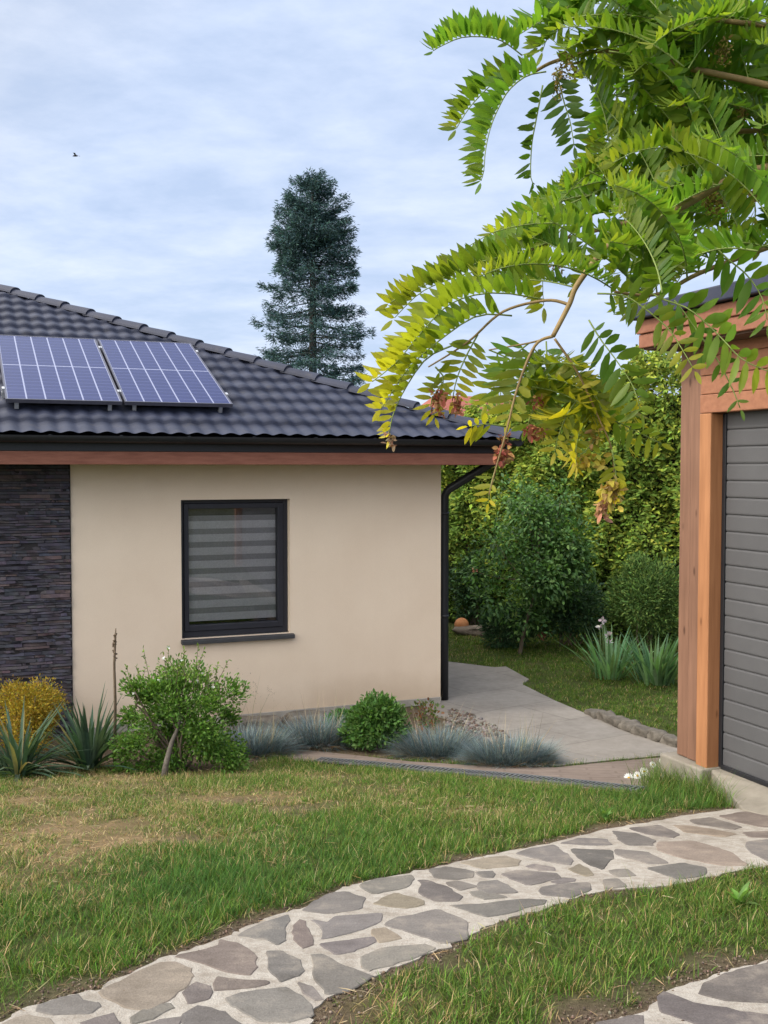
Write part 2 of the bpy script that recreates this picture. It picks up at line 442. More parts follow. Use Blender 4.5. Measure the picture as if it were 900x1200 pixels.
near_px = [(640, 1215), (708, 1198), (750, 1189), (783, 1163), (825, 1148), (860, 1138), (900, 1126), (960, 1110), (1020, 1100)]
near_poly = jit_line(near_px, .02) + [G(1080, 1250)[:2], G(1000, 1330)[:2], G(600, 1330)[:2]]
sheet('garden_path', path_poly, .005, M['mortar'], .2, .03)
sheet('garden_path_branch', near_poly, .005, M['mortar'], .2, .03)

# flagstones: (scale, origin, polygon, tone)
GREY, DARK, BEIGE, BROWN, GREEN, TAN = (.195, .178, .168), (.162, .146, .140), (.27, .232, .188), (.185, .157, .140), (.22, .205, .178), (.26, .22, .175)
ST = [
 (3.6, (0, 1000), [(170, 650), (250, 620), (330, 605), (335, 630), (395, 640), (410, 655), (370, 680), (250, 682), (170, 672)], GREY),
 (3.6, (0, 1000), [(425, 590), (500, 555), (560, 520), (680, 470), (740, 470), (800, 490), (805, 530), (770, 570), (700, 630), (630, 665), (520, 655), (490, 630)], BEIGE),
 (3.6, (0, 1000), [(780, 590), (830, 550), (885, 570), (870, 620), (800, 640)], DARK),
 (3.6, (0, 1000), [(560, 700), (620, 660), (700, 645), (720, 665), (640, 705), (570, 725)], GREEN),
 (3.6, (0, 1000), [(20, 730), (70, 705), (130, 695), (200, 708), (230, 740), (180, 790), (20, 800)], BEIGE),
 (3.6, (0, 1000), [(350, 720), (470, 685), (485, 720), (480, 770), (380, 760)], DARK),
 (3.6, (0, 1000), [(570, 750), (660, 715), (760, 705), (740, 790), (600, 800)], GREY),
 (3.6, (200, 1000), [(30, 440), (200, 400), (210, 375), (290, 390), (340, 430), (355, 480), (325, 520), (240, 505), (150, 470)], BROWN),
 (3.6, (200, 1000), [(205, 530), (310, 545), (410, 546), (400, 558), (280, 580), (200, 585)], BROWN),
 (3.6, (200, 1000), [(60, 690), (120, 655), (210, 680), (280, 725), (300, 770), (60, 780)], DARK),
 (3.6, (200, 1000), [(235, 620), (300, 600), (360, 590), (490, 575), (585, 650), (590, 690), (480, 715), (380, 712), (280, 655)], GREY),
 (3.6, (200, 1000), [(405, 425), (470, 420), (540, 465), (560, 500), (535, 525), (460, 548), (430, 510)], GREY),
 (3.6, (200, 1000), [(540, 555), (590, 570), (640, 620), (600, 620)], GREY),
 (3.6, (200, 1000), [(595, 440), (640, 435), (720, 480), (850, 527), (740, 585), (660, 600), (625, 540)], GREY),
 (3.6, (200, 1000), [(290, 350), (370, 310), (490, 268), (500, 290), (480, 325), (485, 370), (450, 390), (410, 370)], GREY),
 (3.6, (200, 1000), [(520, 310), (545, 285), (570, 295), (585, 350), (605, 390), (560, 405), (530, 385)], BROWN),
 (3.6, (200, 1000), [(560, 245), (620, 205), (680, 172), (740, 170), (815, 195), (800, 240), (640, 260)], GREY),
 (3.6, (200, 1000), [(605, 288), (670, 300), (690, 275), (880, 260), (880, 295), (800, 330), (640, 370), (650, 330)], GREY),
 (3.6, (200, 1000), [(640, 390), (760, 375), (850, 362), (858, 385), (780, 415), (710, 430)], DARK),
 (3.6, (400, 950), [(80, 322), (150, 296), (290, 276), (300, 295), (280, 325), (140, 358)], GREEN),
 (3.6, (400, 950), [(130, 400), (230, 355), (330, 385), (345, 400), (270, 418)], TAN),
 (3.6, (400, 950), [(180, 490), (250, 455), (410, 425), (520, 475), (525, 545), (430, 565), (300, 520)], GREY),
 (3.6, (400, 950), [(130, 510), (180, 500), (250, 545), (160, 560)], TAN),
 (3.6, (400, 950), [(90, 620), (180, 590), (350, 570), (390, 590), (330, 618), (130, 680), (90, 670)], GREEN),
 (3.6, (400, 950), [(375, 252), (450, 243), (550, 262), (550, 285), (480, 298), (395, 290)], GREY),
 (3.6, (400, 950), [(325, 300), (360, 298), (430, 325), (505, 365), (490, 385), (390, 385), (330, 350), (340, 320)], DARK),
 (3.6, (400, 950), [(445, 310), (500, 305), (565, 325), (500, 342)], GREY),
 (3.6, (400, 950), [(575, 265), (640, 262), (635, 288), (600, 285)], DARK),
 (3.6, (400, 950), [(590, 310), (660, 300), (740, 350), (620, 355), (585, 335)], GREY),
 (3.6, (400, 950), [(545, 350), (600, 345), (690, 370), (600, 378)], GREEN),
 (3.6, (400, 950), [(460, 405), (600, 400), (740, 380), (860, 382), (850, 400), (760, 418), (700, 440), (620, 455), (540, 430)], GREY),
 (3.6, (400, 950), [(510, 225), (600, 208), (690, 196), (745, 215), (740, 238), (600, 250)], BEIGE),
 (3.6, (400, 950), [(680, 275), (740, 258), (900, 270), (920, 290), (790, 320)], GREY),
 (3, (600, 920), [(15, 245), (80, 225), (150, 215), (210, 268), (200, 285), (130, 275)], GREY),
 (3, (600, 920), [(175, 208), (240, 190), (330, 195), (345, 215), (250, 215)], GREY),
 (3, (600, 920), [(205, 228), (350, 235), (350, 260), (320, 300), (270, 285)], DARK),
 (3, (600, 920), [(48, 290), (80, 283), (150, 295), (148, 305), (90, 302)], GREY),
 (3, (600, 920), [(205, 300), (240, 282), (290, 322), (260, 325)], TAN),
 (3, (600, 920), [(140, 345), (180, 332), (220, 335), (210, 342), (160, 350)], GREY),
 (3, (600, 920), [(105, 365), (160, 355), (270, 348), (275, 370), (210, 400), (110, 390)], GREY),
 (3, (600, 920), [(352, 165), (440, 175), (500, 200), (490, 215), (400, 215)], GREY),
 (3, (600, 920), [(410, 155), (520, 145), (590, 178), (560, 188), (480, 178)], DARK),
 (3, (600, 920), [(365, 230), (470, 240), (550, 278), (470, 280), (370, 250)], GREY),
 (3, (600, 920), [(480, 298), (600, 278), (675, 295), (670, 320), (590, 335)], GREY),
 (3, (600, 920), [(515, 205), (640, 200), (760, 240), (830, 285), (740, 288), (600, 260), (520, 235)], (.27, .22, .195)),
 (3, (600, 920), [(325, 338), (370, 335), (400, 360), (330, 370)], GREEN),
 (3, (600, 920), [(340, 305), (400, 300), (430, 322), (370, 328)], GREEN),
 (3, (600, 920), [(625, 127), (700, 117), (800, 150), (780, 162), (650, 140)], BROWN),
 (3, (600, 920), [(570, 145), (630, 148), (790, 175), (740, 185), (610, 170)], TAN),
 (3, (600, 920), [(730, 112), (820, 97), (900, 105), (960, 125), (960, 150), (880, 152), (800, 135)], BROWN),
 (3, (600, 920), [(815, 172), (900, 165), (960, 170), (950, 188), (840, 188)], BROWN),
 (3, (600, 920), [(825, 205), (900, 195), (970, 200), (980, 270), (900, 272), (840, 240)], GREY),
 (3, (600, 920), [(990, 120), (1150, 130), (1160, 190), (1010, 200)], GREY),
 (3.6, (650, 1080), [(640, 270), (740, 225), (900, 182), (1100, 130), (1200, 330), (860, 345), (740, 340), (625, 310)], DARK),
 (3.6, (650, 1080), [(445, 330), (480, 308), (600, 355), (800, 390), (1100, 430), (1100, 540), (700, 470), (560, 425), (460, 390)], DARK),
 (3.6, (650, 1080), [(180, 440), (365, 405), (372, 440), (360, 520), (200, 540)], GREY),
 (3.6, (650, 1080), [(420, 450), (540, 445), (680, 490), (640, 600), (440, 590)], GREY),
]
sb = MB()
for scl, org, poly, tone in ST:
    w = [G(org[0] + x / scl, org[1] + y / scl)[:2] for x, y in poly]
    for _ in range(1):    # chaikin: takes the points off the corners
        q = []
        for i in range(len(w)):
            a, b = w[i], w[(i + 1) % len(w)]; q += [a * .92 + b * .08, a * .08 + b * .92]
        w = q
    q = []
    for i in range(len(w)):
        a, b = w[i], w[(i + 1) % len(w)]; l = np.linalg.norm(b - a); k = max(1, int(l / .03))
        for j in range(k):
            p = a + (b - a) * j / k
            q.append(p + np.array([random.uniform(-1, 1), random.uniform(-1, 1)]) * .004)
    w = np.array(q); c = w.mean(0); n = len(w)
    w = w + nrm(w - c) * (.011 + .010 * (rough2d(w[:, 0] * 1.0, w[:, 1] * 1.0, 16, 31) - .5) + .008 * (rough2d(w[:, 0], w[:, 1], 42, 32) - .5))[:, None]
    dd = nrm(w - c)
    jt = 1 + random.uniform(-.12, .12)
    tone = tuple(t * jt * .84 * (1 + random.uniform(-.025, .025)) for t in tone)
    r0 = [(p[0], p[1], tz(*p) + .002) for p in w]; r1 = [(p[0], p[1], tz(*p) + .0055) for p in w]
    r2 = [(p[0] - d[0] * .004, p[1] - d[1] * .004, tz(*p) + .0078) for p, d in zip(w, dd)]
    vs = r0 + r1 + r2; fs = []
    for k in (0, n):
        fs += [(k + i, k + (i + 1) % n, k + n + (i + 1) % n, k + n + i) for i in range(n)]
    fs.append(tuple(range(2 * n, 3 * n)))
    sb.add(vs, fs, 0, tone)
tag(sb.build('path_paving', M['flag']), kind='structure')

# concrete path behind, brown paver strip, soil bed outlines (world metres, read off the photograph)
def wp(px): return [G(*p)[:2] for p in px]
conc_px = [(480, 772), (524, 776), (580, 783), (593, 782), (620, 797), (612, 803), (650, 822), (688, 838), (740, 861), (800, 878), (830, 880), (789, 886), (720, 892), (651, 899), (600, 896), (575, 872), (548, 850), (520, 842), (500, 838)]
conc_poly = wp(conc_px)
# the house hides the rest of the path: it runs on behind the corner
strip_px = [(335, 886), (350, 879), (372, 881), (420, 886), (480, 893), (560, 898), (651, 900), (720, 893), (789, 887), (830, 882), (830, 905), (770, 928), (749, 931), (640, 920), (560, 911), (460, 902), (372, 894), (345, 892)]
strip_poly = wp(strip_px)
sheet('concrete_path', conc_poly, .012, M['concrete'], .3, .03)
sheet('paver_strip_path', strip_poly, .006, M['pavers'], .3, .03)

# ------------------------------------------------------------------ lawn terrain
YAW = R(22)
E1 = np.array([math.cos(YAW), math.sin(YAW), 0]); NF = np.array([math.sin(YAW), -math.cos(YAW), 0]); ZZ = np.array([0, 0, 1.0])
K = np.array([.60, 11.24, 0.0])
def H(s, o, z): return K + E1 * s + NF * o + ZZ * z

bed_px = [(-80, 905), (0, 902), (60, 905), (120, 900), (200, 908), (270, 900), (330, 890), (372, 893), (372, 881), (560, 897), (640, 898), (600, 870), (545, 842), (517, 826), (300, 842), (85, 862), (-80, 880)]
bed_poly = wp(bed_px)
house_poly = [H(-13, .05, 0)[:2], H(.1, .05, 0)[:2], H(.1, -10, 0)[:2], H(-13, -10, 0)[:2]]
dry_spots = [(G(60, 975)[:2], .55, 1.0), (G(20, 940)[:2], .5, .8), (G(285, 935)[:2], .45, .9), (G(330, 945)[:2], .22, .9), (G(110, 915)[:2], .6, .7), (G(170, 955)[:2], .45, .55),
             (G(240, 905)[:2], .4, .6), (G(430, 925)[:2], .3, .45), (G(550, 950)[:2], .3, .35), (G(240, 980)[:2], .3, .4), (G(420, 1195)[:2], .2, .5), (G(5, 1010)[:2], .4, .6), (G(380, 915)[:2], .25, .5)]
lush_spots = [(G(240, 1030)[:2], .5, 1.0), (G(330, 1010)[:2], .45, .8), (G(380, 985)[:2], .4, .6), (G(170, 1035)[:2], .35, .8), (G(700, 950)[:2], .4, .4), (G(800, 945)[:2], .5, .7), (G(420, 1000)[:2], .4, .5)]
soil_spots = [(G(90, 1162)[:2], .10, .8), (G(40, 1185)[:2], .10, .8), (G(385, 1196)[:2], .10, .8), (G(420, 1165)[:2], .07, .6), (G(520, 1128)[:2], .07, .5), (G(700, 1192)[:2], .10, .8), (G(775, 1165)[:2], .09, .8), (G(285, 940)[:2], .16, .5), (G(345, 950)[:2], .2, .6), (G(225, 985)[:2], .12, .45),
              (G(640, 995)[:2], .12, .8), (G(540, 1008)[:2], .12, .8), (G(700, 935)[:2], .12, .3), (G(350, 955)[:2], .1, .6), (G(840, 1132)[:2], .12, .7), (G(320, 1075)[:2], .1, .4)]
def blobs(x, y, spots):
    r = np.zeros_like(x)
    for (c, s, a) in spots: r = np.maximum(r, a * np.exp(-((x - c[0]) ** 2 + (y - c[1]) ** 2) / (2 * s * s)))
    return r
_uw = np.array([G(*p)[:2] for p in up_edge]); UPX, UPY = _uw[:, 0], _uw[:, 1] - .3
def masks(x, y):
    dp = np.minimum(seg_dist(x, y, path_poly), seg_dist(x, y, near_poly))
    n = .6 * rough2d(x, y, 2.3, 1) + .4 * rough2d(x, y, 6, 2)
    dry = np.clip(blobs(x, y, dry_spots) * (.10 + 1.35 * (.5 * n + .5 * rough2d(x, y, 9, 21))) + np.clip(n - .68, 0, 1) * 1.2, 0, 1)
    upper = (y - np.interp(x, UPX, UPY)) > 0
    wdt_ = np.where(upper, .02 + .12 * np.clip(n - .3, 0, 1) * 1.6, .02 + .06 * np.clip(n - .45, 0, 1) * 2)
    soil = np.clip(1.3 - dp / wdt_, 0, 1) * .95
    soil = np.maximum(soil, np.clip(blobs(x, y, soil_spots) * 1.6 * (.3 + n) - .15, 0, 1))
    soil = np.maximum(soil, inside(x, y, bed_poly) * (.75 + .2 * n))
    dry = np.where(inside(x, y, bed_poly), .35 * n, dry)
    far = y > 10
    return np.clip(soil, 0, 1), np.clip(dry, 0, 1)

xs = np.concatenate([[-400, -150, -60, -30, -18, -12], np.arange(-8, 8.01, .08), [12, 18, 30, 60, 150, 400]])
ys = np.concatenate([[-300, -80, -20, -5, 0], np.arange(1, 20.01, .08), [25, 35, 60, 120, 300, 700]])
X, Y = np.meshgrid(xs, ys); x = X.ravel(); y = Y.ravel()
Vg = np.stack([x, y, tz(x, y)], 1); nx, ny = len(xs), len(ys)
ii = (np.arange(ny - 1)[:, None] * nx + np.arange(nx - 1)[None]).ravel()
soil, dry = masks(x, y)
me = fast_mesh('lawn', Vg, [np.stack([ii, ii + 1, ii + nx + 1, ii + nx], 1)], np.stack([soil, dry, np.zeros_like(soil)], 1), True)
tag(link('lawn', me, M['ground']), kind='structure')

# ------------------------------------------------------------------ garage
GO = np.array([2.087, 6.83, 0.0]); GA = np.array([math.sin(YAW), -math.cos(YAW), 0]); GN = np.array([-math.cos(YAW), -math.sin(YAW), 0])
def Q(q, r, z): return GO + GA * q + GN * r + ZZ * z
def qbox(mb, q0, q1, r0, r1, z0, z1, mi=0, col=(1, 1, 1)):
    mb.hexa([Q(q0, r0, z0), Q(q1, r0, z0), Q(q1, r1, z0), Q(q0, r1, z0), Q(q0, r0, z1), Q(q1, r0, z1), Q(q1, r1, z1), Q(q0, r1, z1)], mi, col)
ZB, ZT = .56, 2.85
gar = empty('garage', Q(0, 0, ZB), 'timber garage with orange larch posts and ribbed grey door', 'garage')
def one(name, args, mat, parent, bevel=.006):
    mb = MB(); qbox(mb, *args); return mb.build(name, mat, parent, bevel=bevel)
one('foundation', (-.42, .02, -.5, .055, .0, ZB - .004), M['foundation'], gar, .012)
mb = MB()
def ap(q, r, dz): p_ = Q(q, r, 0); p_[2] = tz(p_[0], p_[1]) + dz; return p_
qbox(mb, .022, 5.2, -.5, -.02, 0, ZB - .010)
mb.hexa([Q(.022, -.02, 0), Q(5.2, -.02, 0), ap(5.2, .50, -.3), ap(.74, .34, -.3), Q(.022, -.02, ZB - .010), Q(5.2, -.02, ZB - .010), ap(5.2, .50, .02), ap(.74, .34, .015)])
mb.build('apron', M['foundation'], gar, bevel=.008)
one('corner_board', (-.345, -.235, -.09, -.03, ZB, 3.28), M['wood_board'], gar)
one('corner_board', (-.230, -.113, -.09, -.024, ZB, 3.28), M['wood_board'], gar)
one('post', (-.11, 0, -.13, 0, ZB - .02, ZT - .002), M['wood_post'], gar)
one('post', (2.85, 2.96, -.13, 0, ZB, ZT - .002), M['wood_post'], gar)
for k in range(4):
    one('header_board', (-.11, 3.2, -.09, -.004 * (k % 2), ZT + .121 * k, ZT + .121 * k + .118), M['wood_beam'], gar)
M['garage_door'] = mat_rough('garage_door', (.084, .083, .088), (.102, .101, .106), 3, .55, .25, .001, 300, (1, 1, 1), spec=.35)
gd = MB(); sl = .1085; nsl = int((ZT - ZB) / sl) + 1
prof = []
for k in range(nsl):
    z0 = ZB + .012 + k * sl; z1 = min(z0 + sl, ZT)
    prof += [(-.112, z0), (-.104, z0 + .006), (-.102, z0 + .014), (-.102, z1 - .012), (-.104, z1 - .006), (-.112, z1 - .001)]
vs = [Q(.036, r, z) for r, z in prof] + [Q(2.82, r, z) for r, z in prof]; n = len(prof)
gd.add(vs, [(i, i + 1, n + i + 1, n + i) for i in range(n - 1)])
door = gd.build('door', M['garage_door'], gar)
one('door_seal', (.002, .034, -.125, -.092, ZB, ZT - .004), M['dark_metal'], door, .003)
one('threshold_seal', (.036, 2.82, -.12, -.085, ZB - .01, ZB + .018), M['dark_metal'], door, .003)
wl = MB(); qbox(wl, -.33, 3.2, -5.2, -.14, ZB - .3, 3.27); wl.build('wall', M['wood_board'], gar)
one('soffit', (-.44, 3.6, -5.4, .20, 3.283, 3.297), M['soffit'], gar, 0)
one('fascia', (-.46, 3.7, .203, .23, 3.295, 3.385), M['garage_fascia'], gar)
one('fascia', (-.468, 3.7, .203, .245, 3.388, 3.475), M['garage_fascia'], gar)
one('fascia', (-.468, -.442, -5.4, .2, 3.295, 3.475), M['garage_fascia'], gar)
gr = MB()
gr.hexa([Q(-.50, .30, 3.48), Q(3.8, .30, 3.48), Q(3.8, -5.5, 3.72), Q(-.50, -5.5, 3.72), Q(-.50, .30, 3.575), Q(3.8, .30, 3.575), Q(3.8, -5.5, 3.83), Q(-.50, -5.5, 3.83)])
gr.build('roof', M['tile'], gar, bevel=.01)

# ------------------------------------------------------------------ house
house = empty('house', K, 'cream rendered bungalow with dark tiled hip roof', 'house')
def hs(u, v, o):
    """s, z of pixel (u,v) on the plane o metres in front of the wall"""
    r = ray(u, v); q = K + NF * o; t = ((q - CAM) @ NF) / (r @ NF); p = CAM + r * t
    return (p - q) @ E1, p[2]
def hbox(mb, s0, s1, o0, o1, z0, z1, mi=0, col=(1, 1, 1)):
    mb.hexa([H(s0, o0, z0), H(s1, o0, z0), H(s1, o1, z0), H(s0, o1, z0), H(s0, o0, z1), H(s1, o0, z1), H(s1, o1, z1), H(s0, o1, z1)], mi, col)
def hone(name, a, mat, parent, bevel=.004):
    mb = MB(); hbox(mb, *a); return mb.build(name, mat, parent, bevel=bevel)
WS0, WZ1 = hs(212, 586, 0); WS1 = hs(339.5, 584, 0)[0]; WZ0 = hs(214, 749, 0)[1]
CS = hs(83, 640, 0)[0]
LEN, DEP, TOP = 13.0, 9.6, 2.56
# front wall with the window opening and its reveals; the other walls as plain faces
wb = MB(); RV = -.13
o = [H(-LEN, 0, -.3), H(0, 0, -.3), H(0, 0, TOP), H(-LEN, 0, TOP)]; w = [H(WS0, 0, WZ0), H(WS1, 0, WZ0), H(WS1, 0, WZ1), H(WS0, 0, WZ1)]
b_ = [H(WS0, RV, WZ0), H(WS1, RV, WZ0), H(WS1, RV, WZ1), H(WS0, RV, WZ1)]
c_ = [H(-LEN, -DEP, -.3), H(0, -DEP, -.3), H(0, -DEP, TOP), H(-LEN, -DEP, TOP)]
wb.add(o + w + b_ + c_, [(0, 1, 5, 4), (1, 2, 6, 5), (2, 3, 7, 6), (3, 0, 4, 7), (4, 5, 9, 8), (5, 6, 10, 9), (6, 7, 11, 10), (7, 4, 8, 11), (1, 13, 14, 2), (13, 12, 15, 14), (12, 0, 3, 15)])
wall = wb.build('wall', M['render'], house)
# plinth edge strip at the wall foot
hone('plinth', (CS + .02, .0, .002, .02, -.05, .07), M['plinth'], wall)
# stone cladding: staggered ledges
cb = MB(); z = 0.0
tones = [(.080, .074, .092), (.068, .064, .082), (.092, .080, .092), (.110, .082, .085), (.074, .072, .094), (.088, .080, .097)]
while z < TOP - .01:
    h = random.uniform(.017, .036); s = CS - random.uniform(0, .02)
    while s > CS - 3.4:
        l = random.uniform(.07, .30); pr = random.uniform(.014, .042); t = random.choice(tones); j = random.uniform(.75, 1.25)
        s0 = s - l
        z1_ = min(z + h - .003, TOP - .004); zi = z + random.uniform(0, .004); k3 = 3
        for kk in range(k3):
            sa, sb_ = s0 + .002 + (l - .002) * kk / k3, s0 + .002 + (l - .002) * (kk + 1) / k3
            if kk == 0: pL = (pr + random.uniform(-.010, .010), pr + random.uniform(-.012, .008))
            pR = (pr + random.uniform(-.012, .012), pr + random.uniform(-.014, .008))
            cb.hexa([H(sa, -.02, zi), H(sb_, -.02, zi), H(sb_, pR[0], zi + random.uniform(-.002, .003)), H(sa, pL[0], zi), H(sa, -.02, z1_), H(sb_, -.02, z1_), H(sb_, pR[1], z1_), H(sa, pL[1], z1_)], 0, tuple(q * j * (.92 + .16 * random.random()) for q in t))
            pL = pR
        s = s0
    z += h
hone('cladding_backing', (CS - 3.4, CS + .001, -.03, .012, -.1, TOP - .002), mat_plain('cladding_mortar', (.03, .027, .03), .9), house, 0)
cb.build('stone_cladding', M['cladding'], house, bevel=0)
# window
win = MB(); FR = -.095; fw = .045
def ring(mb, s0, s1, z0, z1, wl_, wr, wb_, wt, o0, o1):
    hbox(mb, s0, s0 + wl_, o0, o1, z0, z1); hbox(mb, s1 - wr, s1, o0, o1, z0, z1)
    hbox(mb, s0 + wl_, s1 - wr, o0, o1, z0, z0 + wb_); hbox(mb, s0 + wl_, s1 - wr, o0, o1, z1 - wt, z1)
ring(win, WS0 + .002, WS1 - .002, WZ0 + .002, WZ1 - .002, .035, .045, .055, .035, -.16, -.075)
window = win.build('window', M['frame'], house, bevel=.003)
sh = MB(); ring(sh, WS0 + .040, WS1 - .050, WZ0 + .06, WZ1 - .040, .045, .055, .055, .05, -.155, -.062)
sash = sh.build('sash', M['frame'], window, bevel=.004)
gl = MB(); hbox(gl, WS0 + .08, WS1 - .10, -.114, -.108, WZ0 + .11, WZ1 - .085)
m, nt, N, L, b = nodes('window_glass')
b.inputs['Base Color'].default_value = (.02, .025, .03, 1); b.inputs['Roughness'].default_value = .02; b.inputs['Specular IOR Level'].default_value = .5
tr = N.new('ShaderNodeBsdfTransparent'); tr.inputs[0].default_value = (.95, .95, .96, 1); gs = N.new('ShaderNodeBsdfGlossy'); gs.inputs['Roughness'].default_value = .01
fr = N.new('ShaderNodeFresnel'); fr.inputs[0].default_value = 1.6; mx = N.new('ShaderNodeMixShader')
L.new(fr.outputs[0], mx.inputs[0]); L.new(tr.outputs[0], mx.inputs[1]); L.new(gs.outputs[0], mx.inputs[2]); L.new(mx.outputs[0], N['Material Output'].inputs[0])
gl.build('pane', m, window)
bl = MB(); zt = WZ1 - .16; zb = WZ0 + .14; nb = 8; ph = (zt - zb) / nb
for k in range(nb):
    hbox(bl, WS0 + .05, WS1 - .06, -.172, -.170, zb + k * ph, zb + k * ph + ph * .58, 0)
    hbox(bl, WS0 + .05, WS1 - .06, -.179, -.177, zb + k * ph + ph * .58, zb + (k + 1) * ph, 1)
hbox(bl, WS0 + .05, WS1 - .06, -.21, -.165, zt + .005, WZ1 - .06, 2)
bl.build('blind', [mat_plain('blind_light', (.72, .71, .70), .9, var=.04), mat_plain('blind_sheer', (.38, .375, .375), .9, var=.04), mat_plain('blind_box', (.10, .10, .105), .8)], window)
ib = MB(); hbox(ib, WS0 - .02, WS1 + .02, -.60, -.58, WZ0 - .02, WZ1 + .02); ib.build('dark_room_sheet', mat_plain('dark_room_sheet', (.02, .02, .02), .9), window)  # near-black sheet, the unlit room's darkness put into its colour
sl = MB()
s0, s1 = WS0 - .012, WS1 + .035
sl.hexa([H(s0, -.07, WZ0 - .035), H(s1, -.07, WZ0 - .035), H(s1, .055, WZ0 - .052), H(s0, .055, WZ0 - .052), H(s0, -.07, WZ0 + .004), H(s1, -.07, WZ0 + .004), H(s1, .055, WZ0 - .012), H(s0, .055, WZ0 - .012)])
sl.build('window_sill', mat_plain('sill_grey', (.055, .055, .06), .45), house, bevel=.005)
# eaves: boxed soffit, red-brown fascia, dark board, gutter
OV = .50
ev = MB()
hbox(ev, -LEN - OV, OV - .03, .0, OV - .03, TOP - .02, TOP); hbox(ev, .003, OV - .03, -DEP - OV, -.003, TOP - .02, TOP)
ev.build('soffit', M['soffit'], house)
zf0 = hs(300, 544.5, OV)[1]; zf1 = zf0 + .115
fb = MB(); hbox(fb, -LEN - OV, OV, OV - .028, OV, zf0, zf1); hbox(fb, OV - .028, OV, -DEP - OV, OV - .03, zf0, zf1)
fb.build('fascia', M['fascia'], house, bevel=.003)
fb = MB(); hbox(fb, -LEN - OV, OV + .006, OV - .05, OV + .006, zf1 + .002, zf1 + .125); hbox(fb, OV - .05, OV + .006, -DEP - OV, OV - .052, zf1 + .002, zf1 + .17)
fb.build('eaves_board', M['dark_metal'], house, bevel=.003)
gb = MB(); GR = .062; GO_ = OV + .075; zg = zf1 + .135
def gutter(ax):
    vs = []; n = 12
    for L_ in (0, 1):
        for rr in (GR, GR - .006):
            for j in range(n + 1):
                a = math.pi + math.pi * j / n; oo = GO_ + rr * math.cos(a); zz = zg + rr * math.sin(a)
                if ax == 0: vs.append(H((-LEN - OV) if L_ else (OV + .11), oo, zz))
                else: vs.append(H(oo, (OV + .135) if not L_ else -DEP - OV, zz))
    k = n + 1; fs = []
    for j in range(n):
        fs += [(j, j + 1, 2 * k + j + 1, 2 * k + j), (k + j + 1, k + j, 3 * k + j, 3 * k + j + 1), (j + 1, j, k + j, k + j + 1)]
    fs += [(0, 2 * k, 3 * k, k), (n, k + n, 3 * k + n, 2 * k + n)]
    fs += [tuple(range(k))]
    gb.add(vs, fs)
gutter(0); gutter(1)
for s in np.arange(-LEN, OV, .6): hbox(gb, s, s + .025, OV, GO_ + GR - .01, zg + .0, zg + .008)
gb.build('gutter', M['dark_metal'], house, smooth=False)
dp = MB()
p0 = H(GO_, .30, zg - GR); 
dp.tube([p0 + ZZ * .02, H(GO_, .30, zg - .12), H(GO_ - .04, .26, zg - .19), H(.12, -.06, 2.27), H(.085, -.09, 2.20), H(.085, -.09, 1.0), H(.085, -.09, -.05)], .046, 12)
for z in (2.0, .9): dp.tube([H(.085, -.09, z), H(.085, -.09, z + .03)], .053, 12)
dp.build('downpipe', M['dark_metal'], house, smooth=True)
# roof: four hips, real waves and courses on the two that can be seen
PIT = R(22.2); TP, SPI, CPI = math.tan(PIT), math.sin(PIT), math.cos(PIT)
EO = OV + .10; ZE = zg - .006
roof_len = LEN + 2 * EO; half = (DEP + 2 * EO) / 2
CR, WAVE = .345, .158
def roof_face(fn, length, a_fine, run, close):
    """fn(a, horizontal run, height) -> world; a along the eave; waves and stepped courses displaced along the slope normal"""
    na = int(length / WAVE) * 10; a = np.linspace(0, length, na + 1)
    slope = run / CPI; rows = int(slope / CR) + 1; V = []; bvals = []
    for k in range(rows):
        for t in (0, .5, 1):
            bvals.append((k * CR + t * CR, .030 * (1 - t) + .0))
            if k == rows - 1 and t == 1: pass
    ph = 2 * math.pi * a / WAVE
    wv = .019 * (np.clip(.5 + .5 * np.cos(ph), 0, 1) ** .75)
    first = True
    for (bb, h) in bvals:
        d = wv + h
        hr = bb * CPI - d * SPI; hz = bb * SPI + d * CPI
        V.append(fn(a, hr, hz))
    
    m_, n_ = len(V), na + 1
    V = np.concatenate(V); i = (np.arange(m_ - 1)[:, None] * n_ + np.arange(n_ - 1)[None]).ravel()
    return V, np.stack([i, i + 1, i + n_ + 1, i + n_], 1)
def front_fn(a, hr, hz):
    return (K + NF * EO + ZZ * ZE)[None] + E1[None] * (EO - a)[:, None] - NF[None] * (hr + 0 * a)[:, None] + ZZ[None] * (hz + 0 * a)[:, None]
def right_fn(a, hr, hz):
    return (K + NF * EO + E1 * EO + ZZ * ZE)[None] - NF[None] * a[:, None] - E1[None] * (hr + 0 * a)[:, None] + ZZ[None] * (hz + 0 * a)[:, None]
def clip(name, V, Fq, planes):
    me = fast_mesh(name, V, [Fq], None, True)
    bm = bmesh.new(); bm.from_mesh(me)
    for co, no in planes:
        bmesh.ops.bisect_plane(bm, geom=bm.verts[:] + bm.edges[:] + bm.faces[:], plane_co=co, plane_no=no, clear_outer=True, dist=1e-5)
    bmesh.ops.recalc_face_normals(bm, faces=bm.faces[:])
    bm.to_mesh(me); bm.free(); return me
corner = H(EO, EO, ZE)
hip_dir = -E1 - NF
cut_n = nrm(E1 - NF)     # points to the right-hand face
V1, F1 = roof_face(front_fn, min(roof_len, 11.5), 0, half, 0)
V2, F2 = roof_face(right_fn, DEP + 2 * EO, 0, half, 0)
lcut = H(EO - 11.4, 0, 0)
ridge_p = H(0, -DEP / 2, 0)
roof = link('roof', clip('roof', V1, F1, [(corner, cut_n), (ridge_p, -NF)]), M['tile'], house)
back_corner = H(EO, -DEP - EO, ZE)
